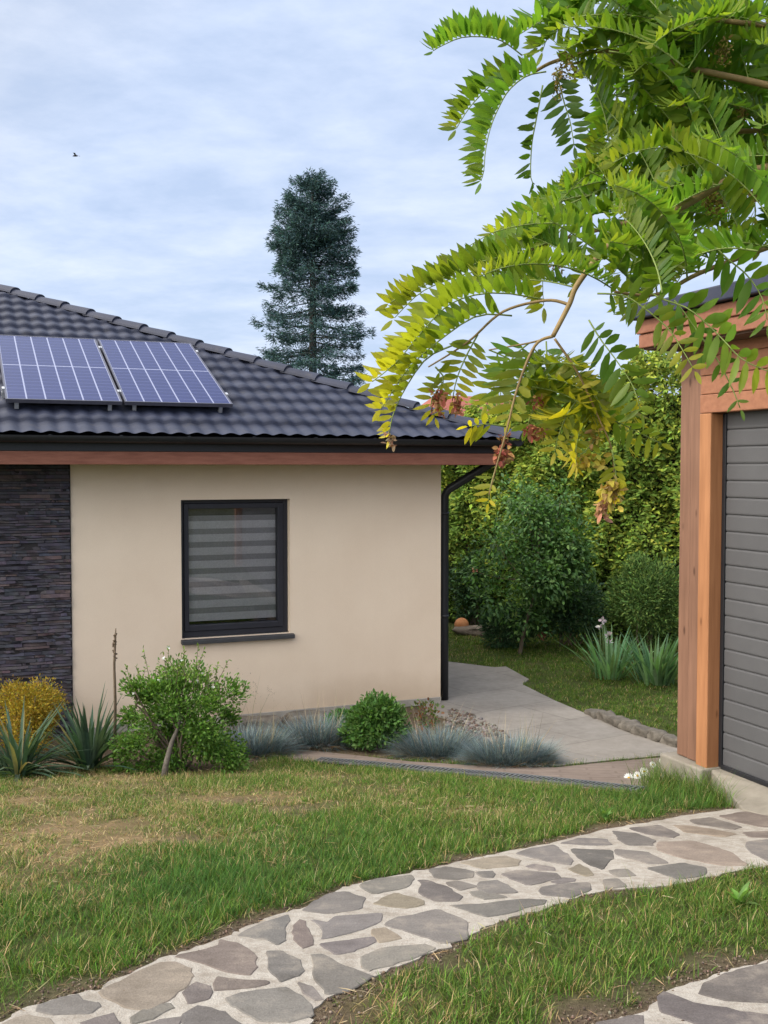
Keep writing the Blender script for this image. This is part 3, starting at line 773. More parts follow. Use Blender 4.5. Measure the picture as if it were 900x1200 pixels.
link('roof_hip_face', clip('roof_hip_face', V2, F2, [(corner, -cut_n), (back_corner, nrm(-NF - (-E1)) * 1.0 if False else nrm(E1 * 0 - NF * 1.0 + E1 * 1.0))]), M['tile'], roof)
# the far slopes, plain
ZR = ZE + half * TP - .01
rp = MB()
A = H(EO - half, -DEP / 2, ZR); B = H(-LEN - EO + half, -DEP / 2, ZR)
rp.add([H(EO, -DEP - EO, ZE - .01), H(-LEN - EO, -DEP - EO, ZE - .01), H(-LEN - EO, EO, ZE - .01), A, B, H(EO - 11.4, EO, ZE - .01), H(EO - 11.4, -DEP / 2, ZR)], [(0, 1, 4, 3), (1, 2, 4), (2, 5, 6, 4)])
rp.build('rear_slope', M['tile'], roof)
ul = MB(); ul.add([H(-LEN - EO, EO - .05, ZE + .004), H(EO - .05, EO - .05, ZE + .004), A - ZZ * .02, B - ZZ * .02, H(EO - .05, -DEP - EO, ZE + .004)], [(0, 1, 2, 3), (1, 4, 2)])
ul.build('underlay', M['dark_metal'], roof)
rc = MB()
hd = nrm(hip_dir + ZZ * TP); side = nrm(np.cross(hd, ZZ)); upn = np.cross(side, hd)
total = half * math.sqrt(2 + TP * TP); cap_l = .40; k = 0
base_pt = corner + upn * .035
while k * cap_l < total:
    st = base_pt + hd * (k * cap_l - .02); en = base_pt + hd * ((k + 1) * cap_l + .03); vs = []; n = 10
    for e, (pt, rr, lift) in enumerate(((st, .105, .020), (en, .092, .0))):
        for j in range(n + 1):
            a = math.pi * j / n; vs.append(pt + side * rr * math.cos(a) + upn * (rr * .75 * math.sin(a) + lift - .03))
    m_ = n + 1
    rc.add(vs, [(j, j + 1, m_ + j + 1, m_ + j) for j in range(n)] + [tuple(range(m_))]); k += 1
st = A + ZZ * .03
rc.tube([A + ZZ * .0, B + ZZ * .0], .12, 12)
rc.build('ridge_caps', M['tile'], roof, smooth=False)

# ------------------------------------------------------------------ solar panels on the front slope
m, nt, N, L, b = nodes('solar_cells')
uv = N.new('ShaderNodeVertexColor'); uv.layer_name = 'Col'
sx = N.new('ShaderNodeSeparateColor'); L.new(uv.outputs[0], sx.inputs[0])
def band(src, count, width):
    mu = N.new('ShaderNodeMath'); mu.operation = 'MULTIPLY'; mu.inputs[1].default_value = count; L.new(src, mu.inputs[0])
    fr = N.new('ShaderNodeMath'); fr.operation = 'FRACT'; L.new(mu.outputs[0], fr.inputs[0])
    su = N.new('ShaderNodeMath'); su.operation = 'SUBTRACT'; su.inputs[1].default_value = .5; L.new(fr.outputs[0], su.inputs[0])
    ab = N.new('ShaderNodeMath'); ab.operation = 'ABSOLUTE'; L.new(su.outputs[0], ab.inputs[0])
    g = N.new('ShaderNodeMath'); g.operation = 'GREATER_THAN'; g.inputs[1].default_value = .5 - width; L.new(ab.outputs[0], g.inputs[0]); return g.outputs[0]
col = mixc(nt, (.014, .021, .095), (.020, .028, .115), noise_node(nt, 5, 2).outputs[0])
col = mixc(nt, col, (.045, .055, .16), band(sx.outputs[1], 20, .07))
col = mixc(nt, col, (.27, .29, .42), band(sx.outputs[0], 6, .04))
col = mixc(nt, col, (.27, .29, .42), band(sx.outputs[1], 2, .009))
L.new(col, b.inputs['Base Color']); b.inputs['Roughness'].default_value = .2; b.inputs['Specular IOR Level'].default_value = .15
M['cells'] = m
UPS = nrm(-NF * CPI + ZZ * SPI); RN = np.cross(E1, UPS)
def roof_pt(u, v, off):
    q = corner + RN * off; r = ray(u, v); t = ((q - CAM) @ RN) / (r @ RN); return CAM + r * t
OFFP = .125
pa = roof_pt(146.5, 470.5, OFFP); pb = roof_pt(272, 472, OFFP); ptp = roof_pt(112, 397, OFFP)
PW = abs((pb - pa) @ E1); PH = (ptp - pa) @ UPS
def make_panel(org, label):
    t = empty('solar_panel', org, label, 'solar panel', 'solar panels in a row on the roof')
    def pt(a, b_, c): return org + E1 * a + UPS * b_ + RN * c
    def box(mb, a0, a1, b0, b1, c0, c1): mb.hexa([pt(a0, b0, c0), pt(a1, b0, c0), pt(a1, b1, c0), pt(a0, b1, c0), pt(a0, b0, c1), pt(a1, b0, c1), pt(a1, b1, c1), pt(a0, b1, c1)])
    f = MB(); e = .016
    box(f, 0, PW, 0, e, -.035, 0); box(f, 0, PW, PH - e, PH, -.035, 0); box(f, 0, e, e, PH - e, -.035, 0); box(f, PW - e, PW, e, PH - e, -.035, 0)
    f.build('frame', M['frame_silver'], t)
    c = MB(); vs = [pt(e, e, -.004), pt(PW - e, e, -.004), pt(PW - e, PH - e, -.004), pt(e, PH - e, -.004)]
    c.add(vs, [(0, 1, 2, 3)]); c.c = [(0, 0, 0), (1, 0, 0), (1, 1, 0), (0, 1, 0)]
    bk = [pt(e, e, -.03), pt(PW - e, e, -.03), pt(PW - e, PH - e, -.03), pt(e, PH - e, -.03)]
    c.add(bk, [(0, 3, 2, 1)], 1); c.build('cell_sheet', [M['cells'], M['dark_metal']], t)
    for b0 in (.28, PH - .35):
        r_ = MB(); box(r_, -.02, PW + .02, b0, b0 + .04, -.085, -.037); r_.build('rail', M['white_metal'], t)
    for a0 in (-.018, PW - .004):
        for b0 in (.27, PH - .36):
            k_ = MB(); box(k_, a0, a0 + .022, b0, b0 + .06, -.04, .006); k_.build('clamp', M['white_metal'], t)
    for a0 in (.08, PW - .12):
        k_ = MB(); box(k_, a0, a0 + .035, .05, .09, -.11, -.036); k_.build('mounting_foot', M['white_metal'], t)
    return t
M['frame_silver'] = mat_plain('panel_frame', (.10, .10, .13), .4, metallic=.5)
make_panel(pa, 'solar panel on the tiles, the one nearer the hip ridge')
make_panel(pa - E1 * (PW + .024), 'solar panel cut off by the left edge of the photo')

# ------------------------------------------------------------------ drain, kerb stones, odds and ends
def gpt(u, v, dz=0): p = G(u, v); return p + ZZ * dz
d0, d1 = gpt(372, 896), gpt(752, 928)
drain = empty('drain_channel', (d0 + d1) / 2, 'narrow drain channel with slotted grating along the lawn edge', 'drain')
line = [gpt(372, 893), gpt(460, 900.5), gpt(509, 905), gpt(600, 913), gpt(680, 921), gpt(752, 929)]
line = [np.array(p) for p in catmull(line, 8)]
gm = MB(); bmid = MB(); wdt = .115
acc = 0
for i in range(len(line) - 1):
    a, b2 = line[i], line[i + 1]; d = b2 - a; l = np.linalg.norm(d); t = d / l; s = nrm(np.cross(t, ZZ)) * wdt / 2
    up = ZZ * .03; 
    bmid.hexa([a - s - ZZ * .06, b2 - s - ZZ * .06, b2 + s - ZZ * .06, a + s - ZZ * .06, a - s + ZZ * .016, b2 - s + ZZ * .016, b2 + s + ZZ * .016, a + s + ZZ * .016], 0)
    for sg in (-1, 1):
        e0 = s * sg; e1 = s * sg * .76
        q = [a + e0, b2 + e0, b2 + e1, a + e1]
        gm.hexa([p + ZZ * .0165 for p in q] + [p + up for p in q])
    n = int(round(l / .034))
    for k in range(n):
        c0 = a + d * (k / n); c1 = a + d * ((k + .5) / n)
        q = [c0 - s * .76, c1 - s * .76, c1 + s * .76, c0 + s * .76]
        gm.hexa([p + ZZ * .0165 for p in q] + [p + ZZ * .028 for p in q])
bmid.build('channel', mat_plain('drain_black', (.012, .012, .014), .8), drain)
gm.build('grating', mat_plain('galvanised', (.15, .155, .165), .5, metallic=.4), drain)

def rock(name, c, size, label=None, cat='stone', group=None, tone=(1, 1, 1), parent=None, sub=3, rough=.18):
    bm = bmesh.new(); bmesh.ops.create_icosphere(bm, subdivisions=sub, radius=1)
    sd = Vector((random.random() * 50, random.random() * 50, random.random() * 50)); rz = random.random() * 6
    for v in bm.verts:
        p = v.co.copy(); k = 1 + rough * 2 * (mnoise.noise(p * 1.3 + sd)) + rough * .7 * mnoise.noise(p * 3.5 + sd)
        q = Vector([max(-.72, min(.72, c_)) for c_ in p]) * 1.25 * k
        v.co = Vector((q.x * size[0], q.y * size[1], q.z * size[2]))
    bmesh.ops.rotate(bm, verts=bm.verts[:], cent=(0, 0, 0), matrix=__import__('mathutils').Matrix.Rotation(size[3] if len(size) > 3 else rz, 3, 'Z'))
    me = bpy.data.meshes.new(name); bm.to_mesh(me); bm.free()
    a = me.color_attributes.new('Col', 'FLOAT_COLOR', 'POINT'); a.data.foreach_set('color', np.tile(np.array([*tone, 1], np.float32), len(me.vertices)))
    me.polygons.foreach_set('use_smooth', [True] * len(me.polygons))
    me.materials.append(M['rock'])
    o = bpy.data.objects.new(name, me); COL.objects.link(o); o.location = [float(q) for q in c]
    if label: tag(o, label, cat, group)
    return o
ka, kb = gpt(692, 837), gpt(797, 877); n = 7; ang = math.atan2(kb[1] - ka[1], kb[0] - ka[0])
for k in range(n):
    c = ka + (kb - ka) * ((k + .5) / n); l = np.linalg.norm(kb - ka) / n
    rock('edging_stone', c + ZZ * random.uniform(.015, .03), (l * .60, random.uniform(.075, .10), random.uniform(.05, .065), ang + random.uniform(-.1, .1)), 'rough grey edging stone in the low row between concrete path and back lawn', 'edging stone', 'edging stones along the concrete path', (random.uniform(.85, 1.1),) * 3)
# pale stone slabs by the wall foot behind the blue fescue
for k, (u0, u1, v) in enumerate(((262, 330, 858), (332, 392, 853))):
    a = gpt(u0, v); b2 = gpt(u1, v - 4); c = (a + b2) / 2
    rock('stone_slab', c + ZZ * .05, (np.linalg.norm(b2 - a) / 1.9, .12, .085, math.atan2(b2[1] - a[1], b2[0] - a[0])), ['pale stone slab against the wall foot behind the white-flowered shrub', 'pale stone slab against the wall foot behind the right blue fescue'][k], 'stone slab', None, (1.15, 1.12, 1.1), rough=.1)
rock('flat_rock', P(556, 738, 16.0) * np.array([1, 1, 0]) + ZZ * .05, (.30, .2, .07, .1), 'flat pale rock beside the terracotta ball', 'rock', None, (1.1, 1, .95))
bl = P(541, 729, 16.2); bm = bmesh.new(); bmesh.ops.create_uvsphere(bm, u_segments=32, v_segments=20, radius=.112)
for v in bm.verts:
    if v.co.z < -.08: v.co.z = -.08
me = bpy.data.meshes.new('terracotta_ball'); bm.to_mesh(me); bm.free(); me.polygons.foreach_set('use_smooth', [True] * len(me.polygons))
o = link('terracotta_ball', me, M['terracotta']); o.location = (bl[0], bl[1], .11); tag(o, 'round terracotta ball lying by the hedge foot past the downpipe', 'garden ball')

# gravel patch at the house corner
gp = wp([(526, 832), (548, 836), (580, 852), (602, 868), (560, 868), (520, 850)])
n = 420; gx = rng.uniform(min(p[0] for p in gp), max(p[0] for p in gp), n * 3); gy = rng.uniform(min(p[1] for p in gp), max(p[1] for p in gp), n * 3)
k = inside(gx, gy, gp); gx, gy = gx[k][:n], gy[k][:n]; n = len(gx)
ico = bmesh.new(); bmesh.ops.create_icosphere(ico, subdivisions=1, radius=1); iv = np.array([v.co for v in ico.verts]); ifc = np.array([[v.index for v in f.verts] for f in ico.faces]); ico.free()
s = rng.uniform(.008, .022, (n, 1, 1)) * rng.uniform(.6, 1.3, (n, 1, 3)); V = iv[None] * s * (1 + .15 * rng.standard_normal((n, len(iv), 1))) + np.stack([gx, gy, tz(gx, gy) + .012], 1)[:, None]
c = pick(n, [(.17, .15, .13), (.12, .095, .08), (.22, .20, .175), (.14, .09, .07)])
me = fast_mesh('gravel', V.reshape(-1, 3), [(ifc[None] + (np.arange(n) * len(iv))[:, None, None]).reshape(-1, 3)], np.repeat(c, len(iv), 0), True)
tag(link('gravel', me, mat_rough('pebble', (.85, .85, .85), (1.1, 1.1, 1.1), 30, .8, .2, .002, attr=True)), 'pale pebbles scattered at the house corner', None, None, 'stuff')

# ------------------------------------------------------------------ grass
def scatter(x0, x1, y0, y1, dens, per=13):
    n = int((x1 - x0) * (y1 - y0) * dens / per); cx = rng.uniform(x0, x1, n); cy = rng.uniform(y0, y1, n)
    sp = np.repeat(rng.uniform(.010, .034, n), per)
    ox = rng.normal(0, 1, n * per) * sp; oy = rng.normal(0, 1, n * per) * sp
    return np.repeat(cx, per) + ox, np.repeat(cy, per) + oy, np.arctan2(oy, ox), np.repeat(rng.random(n), per)
apron_poly = [Q(-.44, .07, 0)[:2], Q(.02, .07, 0)[:2], Q(.74, .36, 0)[:2], Q(5.4, .52, 0)[:2], Q(5.4, -6, 0)[:2], Q(-.46, -6, 0)[:2]]
def lawn_blades(x, y, th0, tuft, far=False):
    keep = ~inside(x, y, apron_poly) & ~inside(x, y, conc_poly) & ~inside(x, y, strip_poly) & ~inside(x, y, house_poly) & ~inside(x, y, near_poly) & ~inside(x, y, path_poly)
    dl = seg_dist(x, y, [p[:2] for p in line], False); keep &= dl > .055
    inframe = np.abs(x) < .40 * y + .9; keep &= inframe
    x, y, th0, tuft = x[keep], y[keep], th0[keep], tuft[keep]
    so, dr = masks(x, y)
    n1 = .6 * rough2d(x, y, 3.5, 5) + .4 * rough2d(x, y, 9, 6)
    lush = blobs(x, y, lush_spots)
    pr = np.clip((1 - so) ** 1.6 * (.25 + .95 * n1) * (1 - .68 * dr) + .18 * lush * (1 - so), 0, 1)
    k = (.35 * rng.random(len(x)) + .65 * tuft) < pr; th0, tuft = th0[k], tuft[k]; x, y, so, dr, n1, lush = x[k], y[k], so[k], dr[k], n1[k], lush[k]
    n = len(x)
    tall = np.exp(-((x - G(800, 935)[0]) ** 2 + (y - G(800, 935)[1]) ** 2) / (2 * .28 ** 2)) + .7 * np.exp(-((x - G(330, 888)[0]) ** 2 + (y - G(330, 888)[1]) ** 2) / (2 * .22 ** 2)) + .6 * np.exp(-((x - G(745, 920)[0]) ** 2 + (y - G(745, 920)[1]) ** 2) / (2 * .18 ** 2))
    L = (.019 + .043 * rng.random(n) ** 1.5) * (.55 + .55 * n1 + .45 * np.modf(tuft * 91.3)[0]) * (1 - .40 * dr) * (1 + .12 * lush) * (1 + 1.9 * tall * rng.random(n))
    W = rng.uniform(.0018, .0038, n) * (1.5 if far else 1)
    if far: L *= .9
    th = th0 + rng.normal(0, .7, n); lean = np.abs(rng.normal(.5, .42, n)) + .35 * dr; tint = np.modf(tuft * 37.7)[0]
    D = np.stack([np.cos(th) * lean, np.sin(th) * lean, np.ones(n)], 1)
    N_ = np.stack([-np.cos(th), -np.sin(th), lean], 1)
    greens = pick(n, [(.078, .158, .022), (.11, .20, .030), (.050, .115, .018), (.15, .22, .035), (.18, .20, .05)], [.3, .28, .2, .14, .08], .2)
    lushc = pick(n, [(.05, .125, .024), (.075, .16, .032)], None, .2)
    straw = pick(n, [(.46, .33, .17), (.36, .245, .12), (.52, .40, .23), (.27, .22, .08)], None, .15)
    C = np.where((rng.random(n) < lush * .8)[:, None], lushc, greens) * (.72 + .6 * tint)[:, None]
    isd = rng.random(n) < np.clip(.10 + .62 * dr + .2 * so - .1 * lush, 0, .9)
    C = np.where(isd[:, None], straw, C)
    return x, y, L, W, D, N_, C
parts = []
for box, dens, far in (((-3.4, 3.4, 2.6, 6.0), 16500, False), ((-4.2, 3.2, 6.0, 9.2), 12000, False), ((.5, 6, 10, 16.5), 5500, True)):
    parts.append(lawn_blades(*scatter(*box, dens), far))
x, y, L_, W_, D_, N_, C_ = [np.concatenate(q) for q in zip(*parts)]
print('grass blades', len(x))
g = leaves('grass', np.stack([x, y, tz(x, y)], 1), D_, N_, L_, W_, C_, M['grass'], None, 'blade', droop=.35)
tag(g, 'lawn grass with dry straw patches', None, None, 'stuff')
# taller seed stalks and dead straw, thin
n = 2600; x, y, L_, W_, D_, N_, C_ = lawn_blades(*scatter(-3.5, 3.2, 2.8, 8.8, 130, 2))
n = len(x)
g2 = leaves('tall_grass', np.stack([x, y, tz(x, y)], 1), D_, N_, rng.uniform(.06, .13, n), rng.uniform(.0016, .0026, n), pick(n, [(.40, .33, .16), (.20, .22, .07), (.12, .18, .05)]), M['grass'], None, 'blade', droop=.5)
tag(g2, 'thin pale seed stalks in the lawn', None, None, 'stuff')

# dead straw lying on the ground, and crumbs of soil along the path edges
n = 26000; x = rng.uniform(-3.6, 3.3, n); y = rng.uniform(2.7, 8.9, n); so_, dr_ = masks(x, y)
k = (rng.random(n) < .12 + .5 * dr_ + .28 * so_) & ~inside(x, y, path_poly) & ~inside(x, y, near_poly) & ~inside(x, y, strip_poly) & ~inside(x, y, apron_poly) & (np.abs(x) < .40 * y + .9)
x, y = x[k], y[k]; n = len(x); th = rng.uniform(0, 6.28, n)
tag(leaves('dead_straw', np.stack([x, y, tz(x, y) + rng.uniform(.003, .022, n)], 1), np.stack([np.cos(th), np.sin(th), rng.normal(.05, .16, n)], 1), ZZ + .5 * rng.standard_normal((n, 3)), rng.uniform(.03, .085, n), rng.uniform(.002, .004, n), pick(n, [(.42, .32, .17), (.33, .24, .12), (.5, .41, .25), (.25, .19, .10)]), M['grass'], None, 'blade', droop=.15), 'dead straw lying in the lawn', None, None, 'stuff')
ee = np.array(jit_line(up_edge, .02, 40) + jit_line(lo_edge, .02, 40) + jit_line(near_px, .02, 60))
n = 9000; q = ee[rng.integers(0, len(ee), n)] + rng.normal(0, .06, (n, 2)); off = rng.normal(0, 1, n)
gx, gy = q[:, 0], q[:, 1]; k = (~inside(gx, gy, path_poly) & ~inside(gx, gy, near_poly)) | (rng.random(n) < .06); gx, gy = gx[k], gy[k]; n = len(gx)
s_ = (.0010 + .0045 * rng.random((n, 1, 1)) ** 2.5) * rng.uniform(.6, 1.3, (n, 1, 3)); V = iv[None] * s_ * (1 + .2 * rng.standard_normal((n, len(iv), 1))) + np.stack([gx, gy, tz(gx, gy) + .003], 1)[:, None]
me = fast_mesh('soil_crumbs', V.reshape(-1, 3), [(ifc[None] + (np.arange(n) * len(iv))[:, None, None]).reshape(-1, 3)], np.repeat(pick(n, [(.12, .085, .06), (.16, .115, .08), (.21, .165, .125), (.09, .065, .045)]), len(iv), 0), True)
tag(link('soil_crumbs', me, mat_rough('soil_crumb', (.85, .85, .85), (1.1, 1.1, 1.1), 30, .95, .2, .002, attr=True)), 'crumbs of soil along the path edges', None, None, 'stuff')
# long grass overhanging the concrete at the garage corner
n = 3600; c_ = np.array([G(u, v)[:2] for u, v in ((770, 925), (800, 927), (825, 932), (850, 940), (785, 918), (795, 922), (810, 926), (836, 930), (855, 938), (868, 945))]); q = c_[rng.integers(0, len(c_), n)] + rng.normal(0, .075, (n, 2))
slab = [Q(-.44, .06, 0)[:2], Q(.03, .06, 0)[:2], Q(.74, .33, 0)[:2], Q(5.4, .5, 0)[:2], Q(5.4, -6, 0)[:2], Q(-.44, -6, 0)[:2]]
k = ~inside(q[:, 0], q[:, 1], path_poly) & ~inside(q[:, 0], q[:, 1], slab); q = q[k]; n = len(q); th = rng.uniform(0, 6.28, n); ln_ = np.abs(rng.normal(.35, .3, n))
tag(leaves('tall_grass', np.stack([q[:, 0], q[:, 1], tz(q[:, 0], q[:, 1])], 1), np.stack([np.cos(th) * ln_, np.sin(th) * ln_, 1 + 0 * th], 1), np.stack([-np.cos(th), -np.sin(th), ln_], 1), rng.uniform(.08, .24, n), rng.uniform(.0025, .0045, n), pick(n, [(.10, .18, .035), (.14, .22, .045), (.075, .14, .03), (.35, .29, .14)], [.38, .32, .2, .1]), M['grass'], None, 'blade', droop=.45), 'long grass at the garage corner', None, None, 'stuff')

# ------------------------------------------------------------------ plants
def bush(name, c, rad, label, cat, n, lsz, lw, cols, wts=None, lobes=9, mat=None, shape='oval', up=.35, stems=7, group=None, shell=.45, parent=None, lob=(.42, .62), jit=.2, droop=.15, lcs=None):
    """leafy bush: leaves spread through overlapping lobes of an uneven ellipsoid, on real stems"""
    base = np.array(c, float); rad = np.array(rad, float)
    t = empty(name, base, label, cat, group)
    ctr = base + ZZ * rad[2] * .95
    lc = sphere_dirs(lobes) * rng.uniform(.35, .68, (lobes, 1)) * rad + ctr; lc[0] = ctr
    if lcs is not None: lc = base + np.array(lcs, float); lobes = len(lc)
    lr = rng.uniform(*lob, lobes)
    i = rng.integers(0, lobes, n); d = sphere_dirs(n); rr = (shell + (1 - shell) * rng.random(n)) ** .8
    p = lc[i] + d * (lr[i] * rr)[:, None] * rad * rng.uniform(.85, 1.12, (n, 1))
    p[:, 2] = np.maximum(p[:, 2], base[2] + .01)
    out = nrm((p - ctr) / rad); D = nrm(out * .7 + d * .5 + np.array([0, 0, up]) + .45 * rng.standard_normal((n, 3)))
    Nn = nrm(out + np.array([0, 0, .7]) + .5 * rng.standard_normal((n, 3)))
    L = lsz * rng.uniform(.65, 1.3, n)
    leaves('foliage', p, D, Nn, L, L * lw, pick(n, cols, wts, jit), mat or M['leaf'], t, shape, droop=droop)
    if stems:
        sb_ = MB()
        for k in range(stems):
            e = lc[k % lobes] + rng.standard_normal(3) * rad * .15; m_ = (base + e) / 2 + rng.standard_normal(3) * rad * .08
            b0 = base + np.array([rng.normal() * rad[0] * .1, rng.normal() * rad[1] * .1, -.03])
            sb_.tube(catmull([b0, m_, e], 4), list(np.linspace(1, .4, 9) * .012 * (rad[2] / .5) ** .6), 6)
        sb_.build('stem', M['bark'], t, smooth=True)
    return t

def sword_clump(name, c, n, length, width, label, cat, cols, spread=.9, group=None, wts=None, rad=.1, droop=.3, mat=None):
    base = np.array(c, float); t = empty(name, base, label, cat, group)
    th = rng.uniform(0, 2 * math.pi, n); lean = rng.random(n) ** 1.1 * spread
    D = np.stack([np.cos(th) * np.sin(lean), np.sin(th) * np.sin(lean), np.cos(lean)], 1)
    N_ = np.stack([-np.cos(th) * np.cos(lean), -np.sin(th) * np.cos(lean), np.sin(lean)], 1)
    pb = base + np.stack([np.cos(th) * rad * rng.random(n), np.sin(th) * rad * rng.random(n), 0.02 + 0 * th], 1)
    L = length * rng.uniform(.6, 1.1, n)
    leaves('leaf_rosette', pb, D, N_, L, width * rng.uniform(.75, 1.15, n), pick(n, cols, wts), mat or M['leaf'], t, 'sword', fold=.18, droop=droop)
    return t
GY = [(.16, .27, .045), (.11, .21, .035), (.20, .31, .06)]
# left bed
p = gpt(14, 893); p[1] += .25; p[2] = tz(p[0], p[1])
bush('golden_shrub', p, (.38, .38, .38), 'golden yellow shrub at the left frame edge before the dark stone wall', 'shrub', 14000, .022, .42, [(.40, .28, .03), (.50, .37, .05), (.30, .17, .03), (.28, .27, .05)], [.36, .28, .16, .20], 22, lob=(.3, .5))
YC = [(.055, .10, .065), (.075, .13, .085), (.10, .155, .10), (.28, .24, .12)]
p = gpt(105, 902)
yu = sword_clump('yucca', p, 95, .60, .036, 'upright yucca beside the leafy shrub, with a tall dried flower stalk', 'yucca', YC, 1.25, 'yuccas in the flower bed', [.35, .35, .24, .06], .09, .18)
s = MB(); pts = [p, p + np.array([.01, .02, .4]), p + np.array([.105, .05, .7]), p + np.array([.115, .05, .88]), p + np.array([.12, .05, 1.10])]
pts = [p + np.array([.17, .1, 0]), p + np.array([.18, .1, .5]), p + np.array([.175, .1, .8]), p + np.array([.185, .1, 1.0]), p + np.array([.19, .1, 1.09])]
s.tube(pts, [.014, .012, .010, .009, .004], 7)
for k in range(26): 
    f = rng.uniform(.5, 1); z = .55 + .5 * f; q = p + np.array([.18, .1, z]); d = sphere_dirs(1)[0] * .02
    s.tube([q, q + d], [.006, .007], 5)
s.build('flower_stalk', mat_rough('dry_stalk', (.10, .075, .05), (.18, .13, .09), 20, .9), yu, smooth=True)
p = gpt(22, 910)
sword_clump('yucca', p, 120, .50, .034, 'low spreading yucca with arching pale-edged leaves below the golden shrub', 'yucca', YC, 1.5, 'yuccas in the flower bed', [.3, .32, .28, .10], .12, .45)
p = gpt(212, 903)
SHL = []
for a_ in np.linspace(-.38, .36, 8):
    top_ = .80 - 2.1 * (a_ + .02) ** 2 + rng.normal(0, .05)
    for z_ in np.arange(.10, top_, .15): SHL.append((a_ + rng.normal(0, .03), rng.uniform(-.24, .24), z_ + rng.normal(0, .03)))
sh = bush('leafy_shrub', p, (.50, .42, .42), 'bright green loose shrub with grey stem and few white flowers before the cream wall', 'shrub', 15000, .030, .46, [(.13, .25, .045), (.09, .19, .035), (.18, .31, .06), (.07, .14, .03)], [.36, .3, .2, .14], 34, lob=(.20, .36), stems=22, shell=.1, lcs=SHL)
# upright shoots through the top
sp = []; dd = []
stm = MB()
for k in range(60):
    a = p + np.array([rng.uniform(-.34, .34), rng.uniform(-.2, .2), .56 + rng.random() * .12]); a[2] -= .9 * (a[0] - p[0]) ** 2; t_ = np.array([rng.normal() * .25, rng.normal() * .25, 1]); l = rng.uniform(.10, .32)
    stm.tube([a, a + t_ * l], [.004, .0015], 4)
    for j in range(22):
        sp.append(a + t_ * l * (j + 1) / 22); dd.append(nrm(sphere_dirs(1)[0] + np.array([0, 0, .5])))
sp = np.array(sp); n = len(sp)
leaves('shoot_leaves', sp, np.array(dd), sphere_dirs(n) + ZZ, rng.uniform(.02, .035, n), rng.uniform(.010, .016, n), pick(n, GY), M['leaf'], sh)
stm.build('shoots', M['bark'], sh, smooth=True); stm = MB()
stm.tube(catmull([p + np.array([-.07, -.33, -.02]), p + np.array([-.045, -.34, .14]), p + np.array([-.02, -.25, .28]), p + np.array([.02, -.15, .42]), p + np.array([.0, -.12, .66])], 5), [.030, .026, .028, .024, .025, .022, .023, .020, .021, .018, .018, .016, .016, .014, .014, .012, .011, .010, .009, .008, .007], 9)
stm.build('stem', mat_rough('grey_bark', (.075, .064, .052), (.15, .13, .108), 18, .9, .7, .01, 50), sh, smooth=True)
fl = []; 
for k in range(14): fl.append(sp[rng.integers(len(sp))] + np.array([0, -.02, .01]))
for q in fl:
    leaves('flower', np.repeat(q[None], 6, 0), sphere_dirs(6) + ZZ * .4, sphere_dirs(6) + ZZ, .017, .013, np.tile([.8, .8, .76], (6, 1)), M['petal'], sh)
# bright dense bush and its low neighbour
p = gpt(441, 879)
bush('euonymus_bush', p, (.335, .30, .27), 'dense bright green rounded bush below the cream wall', 'bush', 5200, .040, .5, [(.095, .20, .05), (.07, .155, .038), (.14, .26, .07)], None, 15, up=.6, shell=.6, lob=(.40, .50), lcs=[(.17 * math.cos(k * 1.05), .14 * math.sin(k * 1.05), .15 + .02 * (k % 3)) for k in range(6)] + [(.11 * math.cos(k * 1.25 + .4), .09 * math.sin(k * 1.25 + .4), .29 + .03 * (k % 2)) for k in range(5)] + [(0, 0, .38), (.05, -.03, .36), (0, 0, .2)])
p = gpt(398, 862)
bush('low_bush', p, (.17, .15, .12), 'small bright green bush at the left foot of the rounded bush', 'bush', 1100, .035, .5, [(.10, .25, .05), (.075, .19, .04)], None, 6, up=.6, stems=3)
p = gpt(500, 862)
bush('rose_bush', p, (.16, .13, .17), 'small thin bush with reddish leaves by the wall corner', 'bush', 260, .032, .6, [(.13, .16, .05), (.24, .10, .05), (.10, .17, .05)], None, 6, stems=6)
